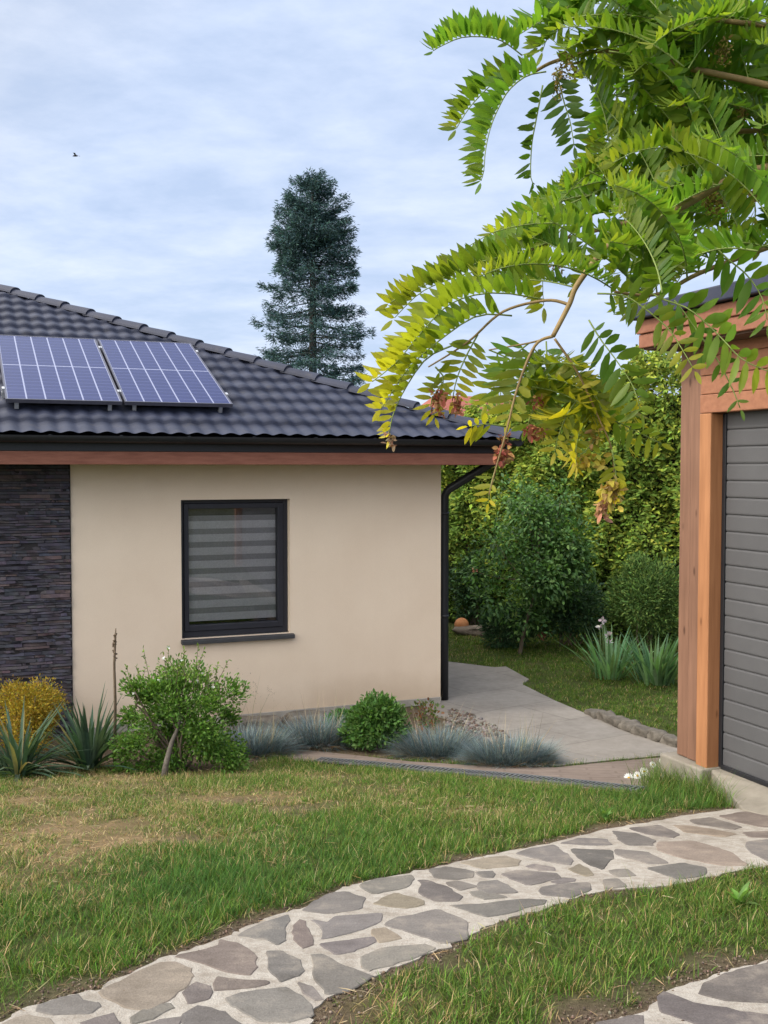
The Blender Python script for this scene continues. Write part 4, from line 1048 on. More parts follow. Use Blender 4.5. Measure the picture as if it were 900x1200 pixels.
def fescue(u, v, rad, hgt, n, label, d=0):
    n = int(n * 1.15); hgt *= 1.12
    p = gpt(u, v); t = empty('fescue_tuft', p, label, 'ornamental grass', 'blue fescue tufts along the bed edge')
    th = rng.uniform(0, 2 * math.pi, n); rr = np.sqrt(rng.random(n)) * rad * .55
    pb = p + np.stack([np.cos(th) * rr * 1.5, np.sin(th) * rr * .8, np.full(n, .0)], 1)
    th2 = th + rng.normal(0, .6, n); lean = np.clip(.25 + rr / rad * 1.1 + rng.normal(0, .25, n), 0, 1.5)
    D = np.stack([np.cos(th2) * np.sin(lean), np.sin(th2) * np.sin(lean), np.cos(lean)], 1); N_ = np.stack([-np.cos(th2) * np.cos(lean), -np.sin(th2) * np.cos(lean), np.sin(lean)], 1)
    leaves('leaf_tuft', pb, D, N_, hgt * rng.uniform(.5, 1.2, n), rng.uniform(.0024, .0048, n), pick(n, [(.17, .235, .245), (.10, .15, .16), (.28, .35, .35), (.34, .29, .19)], [.36, .32, .24, .08], .2), M['leaf_dry'], t, 'blade', droop=.35)
    k = max(4, int(n / 150)); th = rng.uniform(0, 6.28, k)
    pb = p + np.stack([np.cos(th) * rad * .5, np.sin(th) * rad * .3, 0 * th], 1)
    leaves('seed_stalk', pb, np.stack([np.cos(th) * .25, np.sin(th) * .25, 1 + 0 * th], 1), sphere_dirs(k), hgt * rng.uniform(1.3, 2.0, k), .004, pick(k, [(.45, .38, .25)]), M['leaf_dry'], t, 'blade', droop=.3)
    # dead straw round the foot
    k = n // 8; th = rng.uniform(0, 6.28, k); 
    pb = p + np.stack([np.cos(th) * rad * .6, np.sin(th) * rad * .45, 0 * th + .01], 1)
    leaves('dead_leaves', pb, np.stack([np.cos(th), np.sin(th), .35 + .4 * rng.random(k)], 1), sphere_dirs(k) + ZZ, hgt * rng.uniform(.3, .8, k), .003, pick(k, [(.33, .24, .14), (.25, .17, .10)]), M['leaf_dry'], t, 'blade', droop=.4)
fescue(292, 884, .36, .24, 4200, 'blue fescue tuft partly behind the leafy shrub, leftmost of the blue grasses')
fescue(372, 874, .30, .27, 3400, 'blue fescue tuft left of the dense rounded bush')
fescue(512, 886, .33, .24, 4000, 'blue fescue tuft right of the dense rounded bush')
fescue(598, 895, .36, .22, 5200, 'blue fescue tuft nearest the concrete path, on the paver strip')
# wispy brown stems by the wall
p = gpt(268, 868); n = 16; th = rng.uniform(0, 6.28, n)
t = empty('dry_grass', p, 'wispy brown dry grass stems against the cream wall below the window', 'dry grass')
pb = p + np.stack([rng.normal(0, .12, n), rng.normal(0, .06, n), 0 * th], 1)
dv = np.stack([rng.normal(.25, .22, n), rng.normal(0, .1, n), np.ones(n)], 1)
leaves('stalk', pb, dv, sphere_dirs(n), rng.uniform(.35, .66, n), .005, pick(n, [(.26, .19, .13), (.34, .27, .2)]), M['leaf_dry'], t, 'blade', droop=.25)
tips = pb + nrm(dv) * .5; k = n * 14
hp = np.repeat(tips, 14, 0) + rng.normal(size=(k, 3)) * np.array([.02, .02, .05])
leaves('seed_head', hp, sphere_dirs(k) + ZZ, sphere_dirs(k), .016, .004, pick(k, [(.28, .21, .15)]), M['leaf_dry'], t, 'diamond')

# daisies by the garage corner
yel = mat_plain('daisy_eye', (.6, .38, .03), .8)
for k, (u, v, h) in enumerate(((737, 912, .16), (747, 909, .17), (755, 904, .2), (765, 896, .2), (776, 892, .2))):
    hp = P(u, v, 7.75 - .04 * k); g0 = np.array([hp[0] + .01, hp[1] + .03, tz(hp[0], hp[1] + .03)])
    t = empty('daisy', g0, ['largest white daisy, front of the little row by the garage corner', 'white daisy second from the front in the row by the garage corner', 'white daisy in the middle of the row by the garage corner', 'small white daisy second from the back of the row', 'small white daisy farthest back, at the foot of the garage post'][k], 'daisy', 'white daisies by the garage corner')
    s = MB(); s.tube(catmull([g0, (g0 + hp) / 2 + np.array([.01, 0, .02]), hp], 4), .0025, 5, 0); s.build('stem', mat_plain('daisy_stem%d' % k, (.10, .17, .04), .7), t, smooth=True)
    n = 17; th = np.arange(n) * 2 * math.pi / n; fn = nrm(np.array([-.15 + .1 * k, -.85, .5])); ax = nrm(np.cross(fn, ZZ)); ay = np.cross(ax, fn)
    D = np.cos(th)[:, None] * ax + np.sin(th)[:, None] * ay; sz = .036 if k < 1 else (.028 if k < 3 else .02)
    leaves('petals', hp + D * .006, D, np.tile(fn, (n, 1)), sz, sz * .38, np.tile([.82, .82, .80], (n, 1)), M['petal'], t, 'oval', fold=.05, droop=.1)
    e = MB(); e.tube([hp, hp + fn * .006], [sz * .32, sz * .2], 10); e.build('eye', yel, t, smooth=True)
# rosette weed in the near lawn, with pale leaf veins
sword_clump('weed', gpt(868, 1064), 12, .085, .026, 'broad-leaved light green weed in the near lawn by the path edge', 'weed', [(.14, .27, .06), (.18, .32, .08)], 1.25, None, None, .02, .25)
sword_clump('weed', gpt(708, 962), 12, .08, .020, 'light green weed rosette at the far path edge', 'weed', [(.14, .27, .06), (.18, .32, .08)], 1.3, None, None, .02, .25)

# ---- back garden
p = np.array([2.62, 12.45, 0]); IR = [(.12, .235, .115), (.15, .28, .14), (.20, .33, .17)]
i1 = sword_clump('iris_clump', P(715, 797, 12.6) * np.array([1, 1, 0]), 70, .62, .042, 'iris clump with pale blooms, left one before the hedge', 'iris', IR, .75, 'iris clumps on the back lawn', None, .2, .22)
sword_clump('iris_clump', P(768, 800, 12.3) * np.array([1, 1, 0]), 95, .62, .042, 'bigger iris clump next to the garage post', 'iris', IR, .75, 'iris clumps on the back lawn', None, .25, .22)
fl = np.array([P(703, 735, 12.7), P(706, 727, 12.7), P(713, 744, 12.6), P(714, 752, 12.6)]); s = MB()
ism = mat_plain('iris_stem', (.10, .17, .06), .7)
for f in fl:
    s = MB(); s.tube([np.array([f[0] + .03, f[1], 0]), f], .006, 5); s.build('stem', ism, i1, smooth=True)
    leaves('flower', np.repeat(f[None], 9, 0), sphere_dirs(9) + ZZ * .3, sphere_dirs(9), .055, .035, pick(9, [(.7, .62, .62), (.6, .5, .55)], None, .08), M['petal'], i1)
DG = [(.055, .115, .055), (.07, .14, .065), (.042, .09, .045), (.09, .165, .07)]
# small tree with a leaning stem before the hedge
b0 = P(609, 766, 14.3) * np.array([1, 1, 0]); tr_ = empty('small_tree', b0, 'small dark green tree with a thin leaning trunk before the hedge', 'tree')
topp = P(628, 690, 14.3); s = MB(); s.tube(catmull([b0, (b0 + topp) / 2 + np.array([-.02, 0, 0]), topp, P(632, 620, 14.3)], 6), list(np.linspace(.03, .012, 19)), 8)
cc = P(630, 655, 14.4); nl = 34
lc = cc + sphere_dirs(nl) * rng.uniform(.25, 1.25, (nl, 1)) * np.array([.72, .5, .88]); 
lc[:, 0] += np.clip((cc[2] - lc[:, 2]) * .1, -.2, .3)
for q in lc[:14]: s.tube(catmull([topp + (cc - topp) * rng.random() * .6, (topp + q) / 2 + rng.standard_normal(3) * .05, q], 4), list(np.linspace(.012, .004, 9)), 5)
s.build('trunk', M['bark'], tr_, smooth=True)
n = 9500; i = rng.integers(0, nl, n); d = sphere_dirs(n); pp = lc[i] + d * rng.uniform(.1, .34, (n, 1))
leaves('crown', pp, d + np.array([0, 0, -.15]) + .5 * rng.standard_normal((n, 3)), d + ZZ + .4 * rng.standard_normal((n, 3)), rng.uniform(.05, .085, n), rng.uniform(.028, .042, n), pick(n, [(.08, .165, .055), (.11, .215, .065), (.06, .125, .045), (.15, .27, .075)]), M['leaf'], tr_)
bush('round_conifer', P(760, 762, 14.0) * np.array([1, 1, 0]), (.56, .5, .80), 'round bushy evergreen behind the iris clumps beside the garage post', 'evergreen bush', 15000, .055, .3, [(.08, .15, .038), (.105, .185, .048), (.06, .115, .035), (.15, .23, .055)], None, 34, M['needle'], 'diamond', .5, 5, shell=.5, lob=(.3, .45))
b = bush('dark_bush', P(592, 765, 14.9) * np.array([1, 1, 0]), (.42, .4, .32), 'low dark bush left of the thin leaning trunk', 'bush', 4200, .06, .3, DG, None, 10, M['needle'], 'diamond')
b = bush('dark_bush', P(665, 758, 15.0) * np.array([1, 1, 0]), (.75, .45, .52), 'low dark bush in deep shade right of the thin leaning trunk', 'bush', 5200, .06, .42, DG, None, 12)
of = P(635, 745, 14.5); n = 40
leaves('flower', of + rng.normal(size=(n, 3)) * .012, sphere_dirs(n), sphere_dirs(n), .05, .03, pick(n, [(.32, .15, .08), (.24, .10, .06)]), M['petal'], b)
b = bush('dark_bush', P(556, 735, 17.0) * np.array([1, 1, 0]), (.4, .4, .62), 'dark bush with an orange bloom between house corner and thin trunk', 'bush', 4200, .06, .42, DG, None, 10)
of = P(556, 668, 16.5); n = 30
leaves('flower', of + rng.normal(size=(n, 3)) * .012, sphere_dirs(n), sphere_dirs(n), .05, .03, pick(n, [(.5, .26, .16), (.4, .17, .1)]), M['petal'], b)

# ---- hedge: columns of thuja sprays along a line, uneven front and top
hp_ = [P(440, 720, 20.5), P(540, 720, 18.2), P(640, 720, 17.0), P(720, 720, 16.2), P(820, 720, 15.4), P(950, 720, 14.8)]
hp_ = [np.array([q[0], q[1], 0]) for q in hp_]
def z_at(v, d): return CAMZ + (HZ - v) / F * d
htop = [z_at(520, 20.5), z_at(505, 18.2), z_at(462, 17.0), z_at(445, 16.2), z_at(428, 15.4), z_at(425, 14.8)]
hedge = empty('hedge', hp_[3], 'tall yellow-green thuja hedge closing the back garden', 'hedge')
cur = np.array(catmull(hp_, 10)); seg = np.linspace(0, 1, len(cur)); topc = np.interp(seg, np.linspace(0, 1, len(htop)), htop)
n = 80000; f = rng.random(n); ci = f * (len(cur) - 1); i0 = np.minimum(ci.astype(int), len(cur) - 2); fr_ = (ci - i0)[:, None]
cp = cur[i0] * (1 - fr_) + cur[i0 + 1] * fr_; tang = nrm(cur[i0 + 1] - cur[i0]); fn = np.stack([tang[:, 1], -tang[:, 0], 0 * f], 1)
fn = np.where(fn[:, 1:2] > 0, -fn, fn)
zt_ = np.interp(f, seg, topc); zz = rng.random(n) ** .85
arc = f * 12.0
clump = (rough2d(arc, zz * zt_, 2.2, 3) - .5) * .55 + (rough2d(arc, zz * zt_, 5.5, 4) - .5) * .30
dep = .75 * (1 - .45 * zz ** 2.5) + clump - np.abs(rng.normal(0, .13, n))
zt2 = zt_ + (rough2d(arc, arc * 0, 1.6, 8) - .5) * .45 + (rough2d(arc, arc * 0, 5, 9) - .5) * .3
pos = cp + fn * dep[:, None] + np.stack([0 * f, 0 * f, zz * zt2], 1)
# top cap
m_ = int(n * .12); pos[:m_] = cp[:m_] + fn[:m_] * rng.uniform(-.6, .5, (m_, 1)); pos[:m_, 2] = zt2[:m_] * rng.uniform(.93, 1.03, m_)
D = fn * 1.0 + tang * rng.normal(0, .7, (n, 1)) + ZZ * rng.normal(.25, .55, (n, 1)); Nn = fn * .6 + tang * rng.normal(0, .8, (n, 1)) + ZZ * rng.uniform(.1, 1, (n, 1))
gold_lit_top = np.clip(rough2d(arc, zz * zt_, 1.3, 12) * .9 + (zz - .5) * .8, 0, 1)  # random golden sprays; their increase with height paints the sunlit upper hedge
Ca = pick(n, [(.14, .23, .04), (.18, .28, .05), (.11, .18, .035)]); Cb = pick(n, [(.26, .33, .05), (.35, .40, .06), (.20, .28, .045)])
C = np.where((rng.random(n) < gold_lit_top)[:, None], Cb, Ca)
L = rng.uniform(.06, .13, n)
leaves('foliage', pos, D, Nn, L, L * .42, C, M['needle'], hedge, 'diamond', fold=.1, droop=.25)
s = MB()
for k in range(2, len(cur) - 1, 2): s.tube([cur[k] - ZZ * .1, cur[k] + ZZ * topc[k] * .5, cur[k] + ZZ * topc[k] * .85], [.07, .05, .02], 7)
s.build('trunk', M['bark'], hedge, smooth=True)
core = MB()  # solid near-black core, the hedge's inner shade put into its colour
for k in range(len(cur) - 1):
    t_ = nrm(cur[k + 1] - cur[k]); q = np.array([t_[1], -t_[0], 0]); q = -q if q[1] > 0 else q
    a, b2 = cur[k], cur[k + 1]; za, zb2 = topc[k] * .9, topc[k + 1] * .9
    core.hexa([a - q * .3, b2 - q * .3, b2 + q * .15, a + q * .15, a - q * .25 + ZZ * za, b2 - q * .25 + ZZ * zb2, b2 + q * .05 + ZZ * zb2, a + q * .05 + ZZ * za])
core.build('dark_core', mat_rough('hedge_inside', (.02, .018, .012), (.05, .045, .025), 20, .95, .8, .05, 30), hedge)

# ---- far conifer
TD = 34.0; pxm = TD / F
tb = P(367, 548, TD); tb[2] = 0; ttop = P(370, 203, TD)[2]
con = empty('conifer', tb, 'tall dark green conifer with bluish haze tint standing behind the house', 'tree')
s = MB(); s.tube([tb, tb + ZZ * ttop * .5, tb + ZZ * ttop * .8, tb + ZZ * (ttop - .2)], [.17, .13, .08, .02], 10)
py_ = [200, 214, 232, 250, 268, 290, 315, 345, 380, 410, 435, 480, 548]
hw = [3, 17, 31, 41, 48, 50, 53, 60, 67, 72, 75, 78, 80]
pos = []; dirs = []; lens = []; cols = []
def half_w(z): 
    v = HZ - (z - CAMZ) / pxm; return np.interp(v, py_, hw) * pxm
tiers = []
z = .27
while z < .86: tiers.append(z); z += rng.uniform(.024, .036)
spec = [(q + rng.normal(0, .006), rng.uniform(.72, 1.12), False) for q in tiers for _ in range(9)] + [(rng.uniform(.74, .985), rng.uniform(.7, 1.05), True) for _ in range(95)]
for k, (f, wf, top) in enumerate(spec):
    z = ttop * f
    th = k * 2.399963 + rng.normal(0, .35); w = half_w(z) * wf
    if not top and rng.random() < .16: w *= .55
    d = np.array([math.cos(th), math.sin(th), 0]); rise = rng.uniform(.15, .4) if top else rng.uniform(-.20, .02)
    b0 = tb + ZZ * z; m_ = b0 + d * w * .55 + ZZ * w * (rise * .5 - .05); e = b0 + d * w + ZZ * w * (rise + .06)
    br = [np.array(q) for q in catmull([b0, m_, e], 6)]
    s.tube([br[0], br[6], br[-1]], [.05 * (1.1 - f), .03 * (1.1 - f), .008], 5)
    sd = np.array([-d[1], d[0], 0])
    nt_ = int((26 if top else 20) + (36 if top else 36) * w)
    for j in range(nt_):
        t_ = (.1 if top else .30) + (.9 if top else .70) * rng.random() ** .8; bp = br[min(int(t_ * 12), 12)]
        spread = (1.1 - t_) * w * .36 * rng.normal()
        pos.append(bp + sd * spread + np.array([0, 0, rng.normal(0, .055) - abs(spread) * .15])); dirs.append(nrm(d * .9 + sd * np.sign(spread) * .7 + ZZ * rng.normal(.05, .22))); lens.append(rng.uniform(.11, .24))
s.build('trunk', mat_rough('conifer_bark', (.05, .05, .05), (.09, .085, .08), 8, .9), con, smooth=True)
pos = np.array(pos); dirs = np.array(dirs); n = len(pos); lens = np.array(lens)
k3 = 5
P3 = np.repeat(pos, k3, 0) + rng.normal(0, .045, (n * k3, 3)); D3 = np.repeat(dirs, k3, 0) + .45 * rng.standard_normal((n * k3, 3)); L3 = np.repeat(lens, k3) * .72
leaves('crown', P3, D3, ZZ + .7 * rng.standard_normal((n * k3, 3)), L3, L3 * .22, pick(n * k3, [(.068, .130, .128), (.09, .165, .145), (.052, .10, .112), (.08, .135, .16)]), M['needle'], con, 'diamond')  # needle colours shifted towards blue, standing in for distance haze
print('conifer sprays', n * k3)

# ---- neighbour's house with a red roof, far behind the hedge
nb0 = P(585, 548, 42) * np.array([1, 1, 0]); nh = empty('neighbour_house', nb0, 'red roofed house glimpsed far behind the roof corner', 'house')
def nbp(x, y, z): return nb0 + E1 * x + np.array([-E1[1], E1[0], 0]) * y + ZZ * z
zr = z_at(459, 42); ze = z_at(500, 42)
s = MB(); s.hexa([nbp(-2.0, 0, 0), nbp(5, 0, 0), nbp(5, 6, 0), nbp(-2.0, 6, 0), nbp(-2.0, 0, ze), nbp(5, 0, ze), nbp(5, 6, ze), nbp(-2.0, 6, ze)]); s.build('wall', M['render'], nh)
s = MB(); rr = [nbp(-2.3, -.4, ze), nbp(5.3, -.4, ze), nbp(5.3, 6.4, ze), nbp(-2.3, 6.4, ze), nbp(-1.4, 3, zr), nbp(4.4, 3, zr)]
s.add(rr, [(0, 1, 5, 4), (2, 3, 4, 5), (1, 2, 5), (3, 0, 4), (3, 2, 1, 0)]); s.build('roof', M['red_tile'], nh)

# ---- bird in the sky
bp = P(88.5, 183, 40); s = MB()
body = [bp + np.array(q) for q in ((-.11, 0, 0), (-.06, 0, .012), (0, 0, .015), (.06, 0, .01), (.1, 0, .012))]
s.tube(body, [.008, .028, .034, .024, .006], 8)
for sg in (-1, 1):
    s.add([bp + np.array(q) for q in ((.03, 0, .02), (-.03, 0, .02), (-.05, sg * .10, .08), (.02, sg * .11, .09), (-.05, sg * .22, .06), (-.02, sg * .2, .07))], [(0, 1, 2, 3), (3, 2, 4, 5)])
s.add([bp + np.array(q) for q in ((.09, 0, .012), (.17, .03, .0), (.17, -.03, .0))], [(0, 1, 2)])
o = s.build('bird', mat_plain('bird_dark', (.03, .03, .035), .8)); tag(o, 'tiny dark bird flying high in the sky', 'bird')

# ------------------------------------------------------------------ locust tree in the near right corner
base = np.array([1.75, 1.2, tz(0, 1.2)])
loc = empty('locust_tree', base, 'honey locust with feathery green leaves yellowing at the hanging tips', 'tree')
tw = MB()
def limb(pts, r0, r1, per=6):
    c = catmull(pts, per); tw.tube(c, list(np.linspace(r0, r1, len(c))), 8); return c
crotch = np.array([1.55, 1.35, 2.6])
limb([base - ZZ * .1, base + np.array([-.05, .05, .8]), crotch], .09, .06)
px = lambda L, d0, d1: [P(u, v, d0 + (d1 - d0) * i / (len(L) - 1)) for i, (u, v) in enumerate(L)]
B1 = [(1020, 180), (900, 196), (847, 215), (817, 232), (780, 253), (740, 272), (710, 291), (677, 333), (667, 357), (648, 394)]
B2 = [(1020, 130), (900, 100), (827, 84), (802, 79), (783, 72), (753, 65), (700, 60), (650, 72), (625, 85)]
B3 = [(1020, 40), (900, 30), (800, 20), (720, 22), (660, 22)]
B4 = [(1020, 250), (900, 290), (820, 320), (770, 345), (720, 342)]
B5 = [(780, 253), (730, 262), (680, 275), (640, 285), (600, 305)]
B6 = [(667, 357), (640, 352), (590, 365), (553, 397), (530, 413), (502, 430)]
B7 = [(648, 394), (627, 405), (607, 453), (593, 507), (580, 553), (573, 580)]
B8 = [(650, 397), (673, 430), (687, 457), (703, 493), (717, 527), (720, 573)]
B9 = [(648, 394), (620, 402), (573, 410)]
B10 = [(1020, 130), (930, 150), (850, 155), (780, 165), (720, 170), (690, 200)]
for L_, d0, d1, r0, r1 in ((B1, 1.42, 1.34, .0062, .0030), (B2, 1.5, 1.6, .0055, .0025), (B3, 1.5, 1.62, .005, .002), (B4, 1.35, 1.3, .004, .0016), (B5, 1.45, 1.6, .004, .0015), (B6, 1.36, 1.42, .0022, .0010), (B7, 1.34, 1.36, .0021, .0008), (B8, 1.36, 1.38, .0017, .0008), (B9, 1.36, 1.5, .0016, .0009), (B10, 1.6, 1.75, .005, .002)):
    limb(px(L_, d0, d1), r0, r1)
for (u, v, d) in ((1020, 180, 1.45), (1020, 130, 1.5), (1020, 40, 1.5), (1020, 250, 1.35), (1020, 130, 1.6)):
    e = P(u, v, d); limb([crotch, crotch * .45 + e * .55 + ZZ * .05, e], .026, .008)
LP, LD, LN, LL, LW, LC = [], [], [], [], [], []
rach = MB()
def compound(pts, d0, d1, side=1, lp=34, yellow=0.0, fold=.8, tilt=None, tipy=.35, gap=8.5, start=.06, both=True, bright=1.0):
    """one pinnate leaf: curved rachis through image points at depths d0..d1 and two rows of leaflets"""
    w = [P(u, v, d0 + (d1 - d0) * i / (len(pts) - 1)) for i, (u, v) in enumerate(pts)]
    c = np.array(catmull(w, 8)); sl_ = np.concatenate([[0], np.cumsum(np.linalg.norm(np.diff(c, axis=0), axis=1))]); tot = sl_[-1]; dm = (d0 + d1) / 2
    n = max(4, int(tot / (gap * .9 * dm / F)))
    rach.tube(c[::3] if len(c) > 8 else c, list(np.linspace(.0012, .0006, len(c[::3] if len(c) > 8 else c))), 4)
    til = rng.uniform(-.5, .6) if tilt is None else tilt
    hue = rng.random()
    for k in range(n):
        f = start + (1 - start) * (k + .5) / n; s_ = f * tot; j = min(np.searchsorted(sl_, s_), len(c) - 1); j = max(j, 1)
        t_ = nrm(c[j] - c[j - 1]); p_ = c[j - 1] + (c[j] - c[j - 1]) * ((s_ - sl_[j - 1]) / (sl_[j] - sl_[j - 1] + 1e-9))
        v_ = nrm(CAM - p_); im = nrm(np.cross(t_, v_)) * side; u_ = nrm(im * math.cos(til) + v_ * math.sin(til)); s2 = np.cross(t_, u_)
        l = lp * .94 * dm / F * (.62 + .55 * math.sin(math.pi * min(1, .15 + .78 * f))) 
        for sg in (-1, 1):
            if not both and sg > 0 and rng.random() < .6: continue
            if rng.random() < .03: continue
            fo = fold + rng.normal(0, .10)
            d_ = nrm(t_ * (.38 + rng.normal(0, .07)) + u_ * math.sin(fo) + s2 * sg * math.cos(fo) + rng.standard_normal(3) * .10)
            nn = nrm(np.cross(d_, t_) * sg * -1 + rng.standard_normal(3) * .22)
            LP.append(p_ + rng.standard_normal(3) * .0006); LD.append(d_); LN.append(nn); ll = l * rng.uniform(.88, 1.1); LL.append(ll); LW.append(ll * rng.uniform(.235, .31))
            y = np.clip(yellow * .35 + (tipy + .9) * yellow * f ** 1.6 + .35 * max(0, f - .7) * (yellow > 0) + rng.normal(0, .05), 0, 1)
            g = np.array([.100, .205, .032]) * (.75 + .5 * hue); yl = np.array([.56, .46, .035])
            LC.append((g * (1 - y) + yl * y) * rng.uniform(.85, 1.15) * bright)
    # end leaflet
    LP.append(c[-1]); LD.append(nrm(c[-1] - c[-2])); LN.append(LN[-1]); LL.append(lp * .62 * dm / F); LW.append(lp * .2 * dm / F); LC.append(LC[-1])
# leaves one can trace in the photograph
compound([(612, 65), (590, 49), (570, 43.5), (541, 44), (517, 54), (507, 60)], 1.55, 1.5, 1, 30, .02, .95, .15, gap=7)
compound([(690, 20), (654, 26), (639, 23), (622, 32), (597, 48)], 1.6, 1.55, 1, 32, .03, .7, .35)
compound([(640, 84), (617, 89), (597, 105), (585, 125), (575, 149), (569, 176), (567, 200), (563, 214)], 1.5, 1.45, 1, 33, .04, .95, .2, gap=8)
compound([(625, 80), (600, 88), (578, 98), (558, 117), (546, 132), (534, 152)], 1.58, 1.55, 1, 30, .10, .95, .2, gap=8)
compound([(636, 100), (627, 147), (623, 171), (622, 208), (628, 217)], 1.5, 1.5, 1, 26, .0, .6, .2, gap=9.5, both=False, bright=.8)
compound([(652, 84), (661, 120), (668, 142), (673, 172)], 1.55, 1.55, 1, 27, 0, .15, 1.3, gap=9, bright=.75)
compound([(700, 225), (640, 250), (600, 262), (572, 275), (527, 302)], 1.55, 1.55, -1, 30, .05, .9, .1)
compound([(640, 285), (600, 298), (560, 308), (520, 325), (480, 342), (455, 356)], 1.5, 1.5, 1, 30, .22, .9, .1)
compound([(642, 352), (583, 343), (533, 353), (500, 382), (465, 424), (434, 449)], 1.42, 1.36, 1, 34, .30, .85, .25, tipy=.9)
compound([(660, 330), (600, 320), (560, 318), (520, 330), (490, 345), (460, 375)], 1.5, 1.5, 1, 32, .14, .9, .25, tipy=.8)
compound([(600, 370), (560, 370), (520, 395), (480, 430), (458, 462), (446, 480)], 1.4, 1.36, 1, 32, .34, .8, .35, tipy=.7)
compound([(530, 405), (500, 420), (475, 455), (460, 488), (456, 512)], 1.38, 1.36, 1, 25, .45, .6, .3, tipy=.6)
compound([(560, 392), (545, 420), (535, 445), (530, 470)], 1.4, 1.4, 1, 26, .55, .1, 1.2, gap=10)
compound([(510, 430), (520, 445), (505, 470), (510, 490)], 1.4, 1.4, 1, 22, .55, .2, 1.2)
compound([(700, 344), (729, 346), (751, 358), (782, 384), (798, 407), (814, 435)], 1.3, 1.25, 1, 30, .16, .15, 1.25, gap=13, tipy=1.8)
compound([(760, 342), (778, 351), (807, 362), (833, 384), (851, 402), (871, 422), (905, 437)], 1.3, 1.2, 1, 42, .12, .25, 1.0, gap=15, tipy=1.2)
compound([(790, 352), (807, 373), (824, 398), (842, 424), (858, 455), (868, 480)], 1.28, 1.25, 1, 24, .02, .1, 1.2, gap=26, bright=.7)
compound([(690, 375), (704, 398), (722, 422), (742, 453), (751, 484)], 1.34, 1.3, 1, 36, .04, .2, 1.1, gap=13)
compound([(830, 280), (851, 302), (875, 322), (893, 349), (900, 380)], 1.3, 1.25, 1, 38, .02, .2, 1.1, gap=13)
compound([(627, 405), (607, 453), (597, 490)], 1.42, 1.4, 1, 36, .32, .3, 1.0, gap=12)
compound([(593, 500), (570, 497), (548, 500)], 1.38, 1.36, -1, 26, .6, .2, .9, gap=12, start=.3)
compound([(640, 400), (640, 440), (625, 480), (618, 500)], 1.46, 1.44, 1, 34, .10, .2, 1.1, gap=11)
compound([(665, 415), (680, 450), (690, 480), (700, 505)], 1.42, 1.4, 1, 30, .30, .25, 1.0, gap=11)
compound([(690, 455), (668, 480), (655, 510), (650, 530)], 1.4, 1.4, 1, 28, .42, .3, 1.0, gap=10)
compound([(700, 485), (725, 495), (745, 505), (775, 520)], 1.4, 1.4, 1, 28, .28, .4, .9, gap=12)
compound([(707, 500), (690, 525), (670, 540), (675, 548)], 1.38, 1.38, 1, 22, .62, .3, .9, gap=9)
compound([(717, 527), (722, 560), (716, 590)], 1.37, 1.36, 1, 22, .7, .3, .9, gap=8)
compound([(580, 553), (576, 565), (572, 590)], 1.38, 1.38, 1, 20, .6, .3, .9, gap=16)
compound([(620, 402), (600, 420), (590, 445), (585, 470)], 1.46, 1.45, 1, 30, .12, .2, 1.1, gap=11)
compound([(573, 410), (600, 425), (580, 450), (570, 475)], 1.5, 1.5, 1, 26, .3, .3, 1.0, gap=11)
# the mass of leaves further up: sprouting from the limbs, arching and hanging
region = [(600, 45), (625, 12), (660, -90), (1100, -90), (1100, 360), (900, 350), (810, 372), (700, 362), (640, 370), (560, 352), (470, 365), (530, 302), (575, 268), (640, 228), (692, 190), (664, 110), (630, 82)]
limbs = [(B1[:-1], 1.45), (B2, 1.55), (B3, 1.56), (B4, 1.33), (B5, 1.52), (B10, 1.68), ([(1020, 90), (900, 60), (780, 45), (690, 45)], 1.75), ([(1020, 220), (880, 240), (760, 215), (680, 235)], 1.8), ([(900, 130), (800, 120), (700, 110)], 1.7), ([(960, -40), (800, -40), (700, -10)], 1.6)]
made = 0; tries = 0
while made < 158 and tries < 4000:
    tries += 1
    Lb, dl = limbs[rng.integers(len(limbs))]; c = catmull([np.array(q, float) for q in Lb], 8); q = c[rng.integers(len(c))]
    a = rng.uniform(R(95), R(215)) if rng.random() < .8 else rng.uniform(R(-80), R(70)); ln = rng.uniform(110, 190); turn = rng.uniform(.3, 1.5) * (1 if math.cos(a) < 0 else -1)
    pts = [q.copy()]; 
    for k in range(5):
        q = q + np.array([math.cos(a), -math.sin(a)]) * ln / 5; a += turn / 5; pts.append(q.copy())
    pa_ = np.array(pts)
    if inside(pa_[:, 0], pa_[:, 1], region).mean() < .99: continue
    d0 = dl + rng.normal(0, .06); low = np.clip((pa_[-1, 1] - 230) / 250, 0, 1) * np.clip((680 - pa_[-1, 0]) / 200, 0, 1)
    sd = 1 if pa_[-1, 0] < pa_[0, 0] else -1
    compound([tuple(q) for q in pts], d0, d0 + rng.normal(0, .12), sd, rng.uniform(25, 34), .05 + .25 * low + .12 * rng.random() ** 3, rng.uniform(.3, 1.0), None, gap=8.5); made += 1
made2 = tries = 0
reg2 = [(545, 375), (640, 360), (705, 375), (770, 420), (775, 505), (730, 540), (690, 560), (655, 530), (620, 480), (575, 440)]
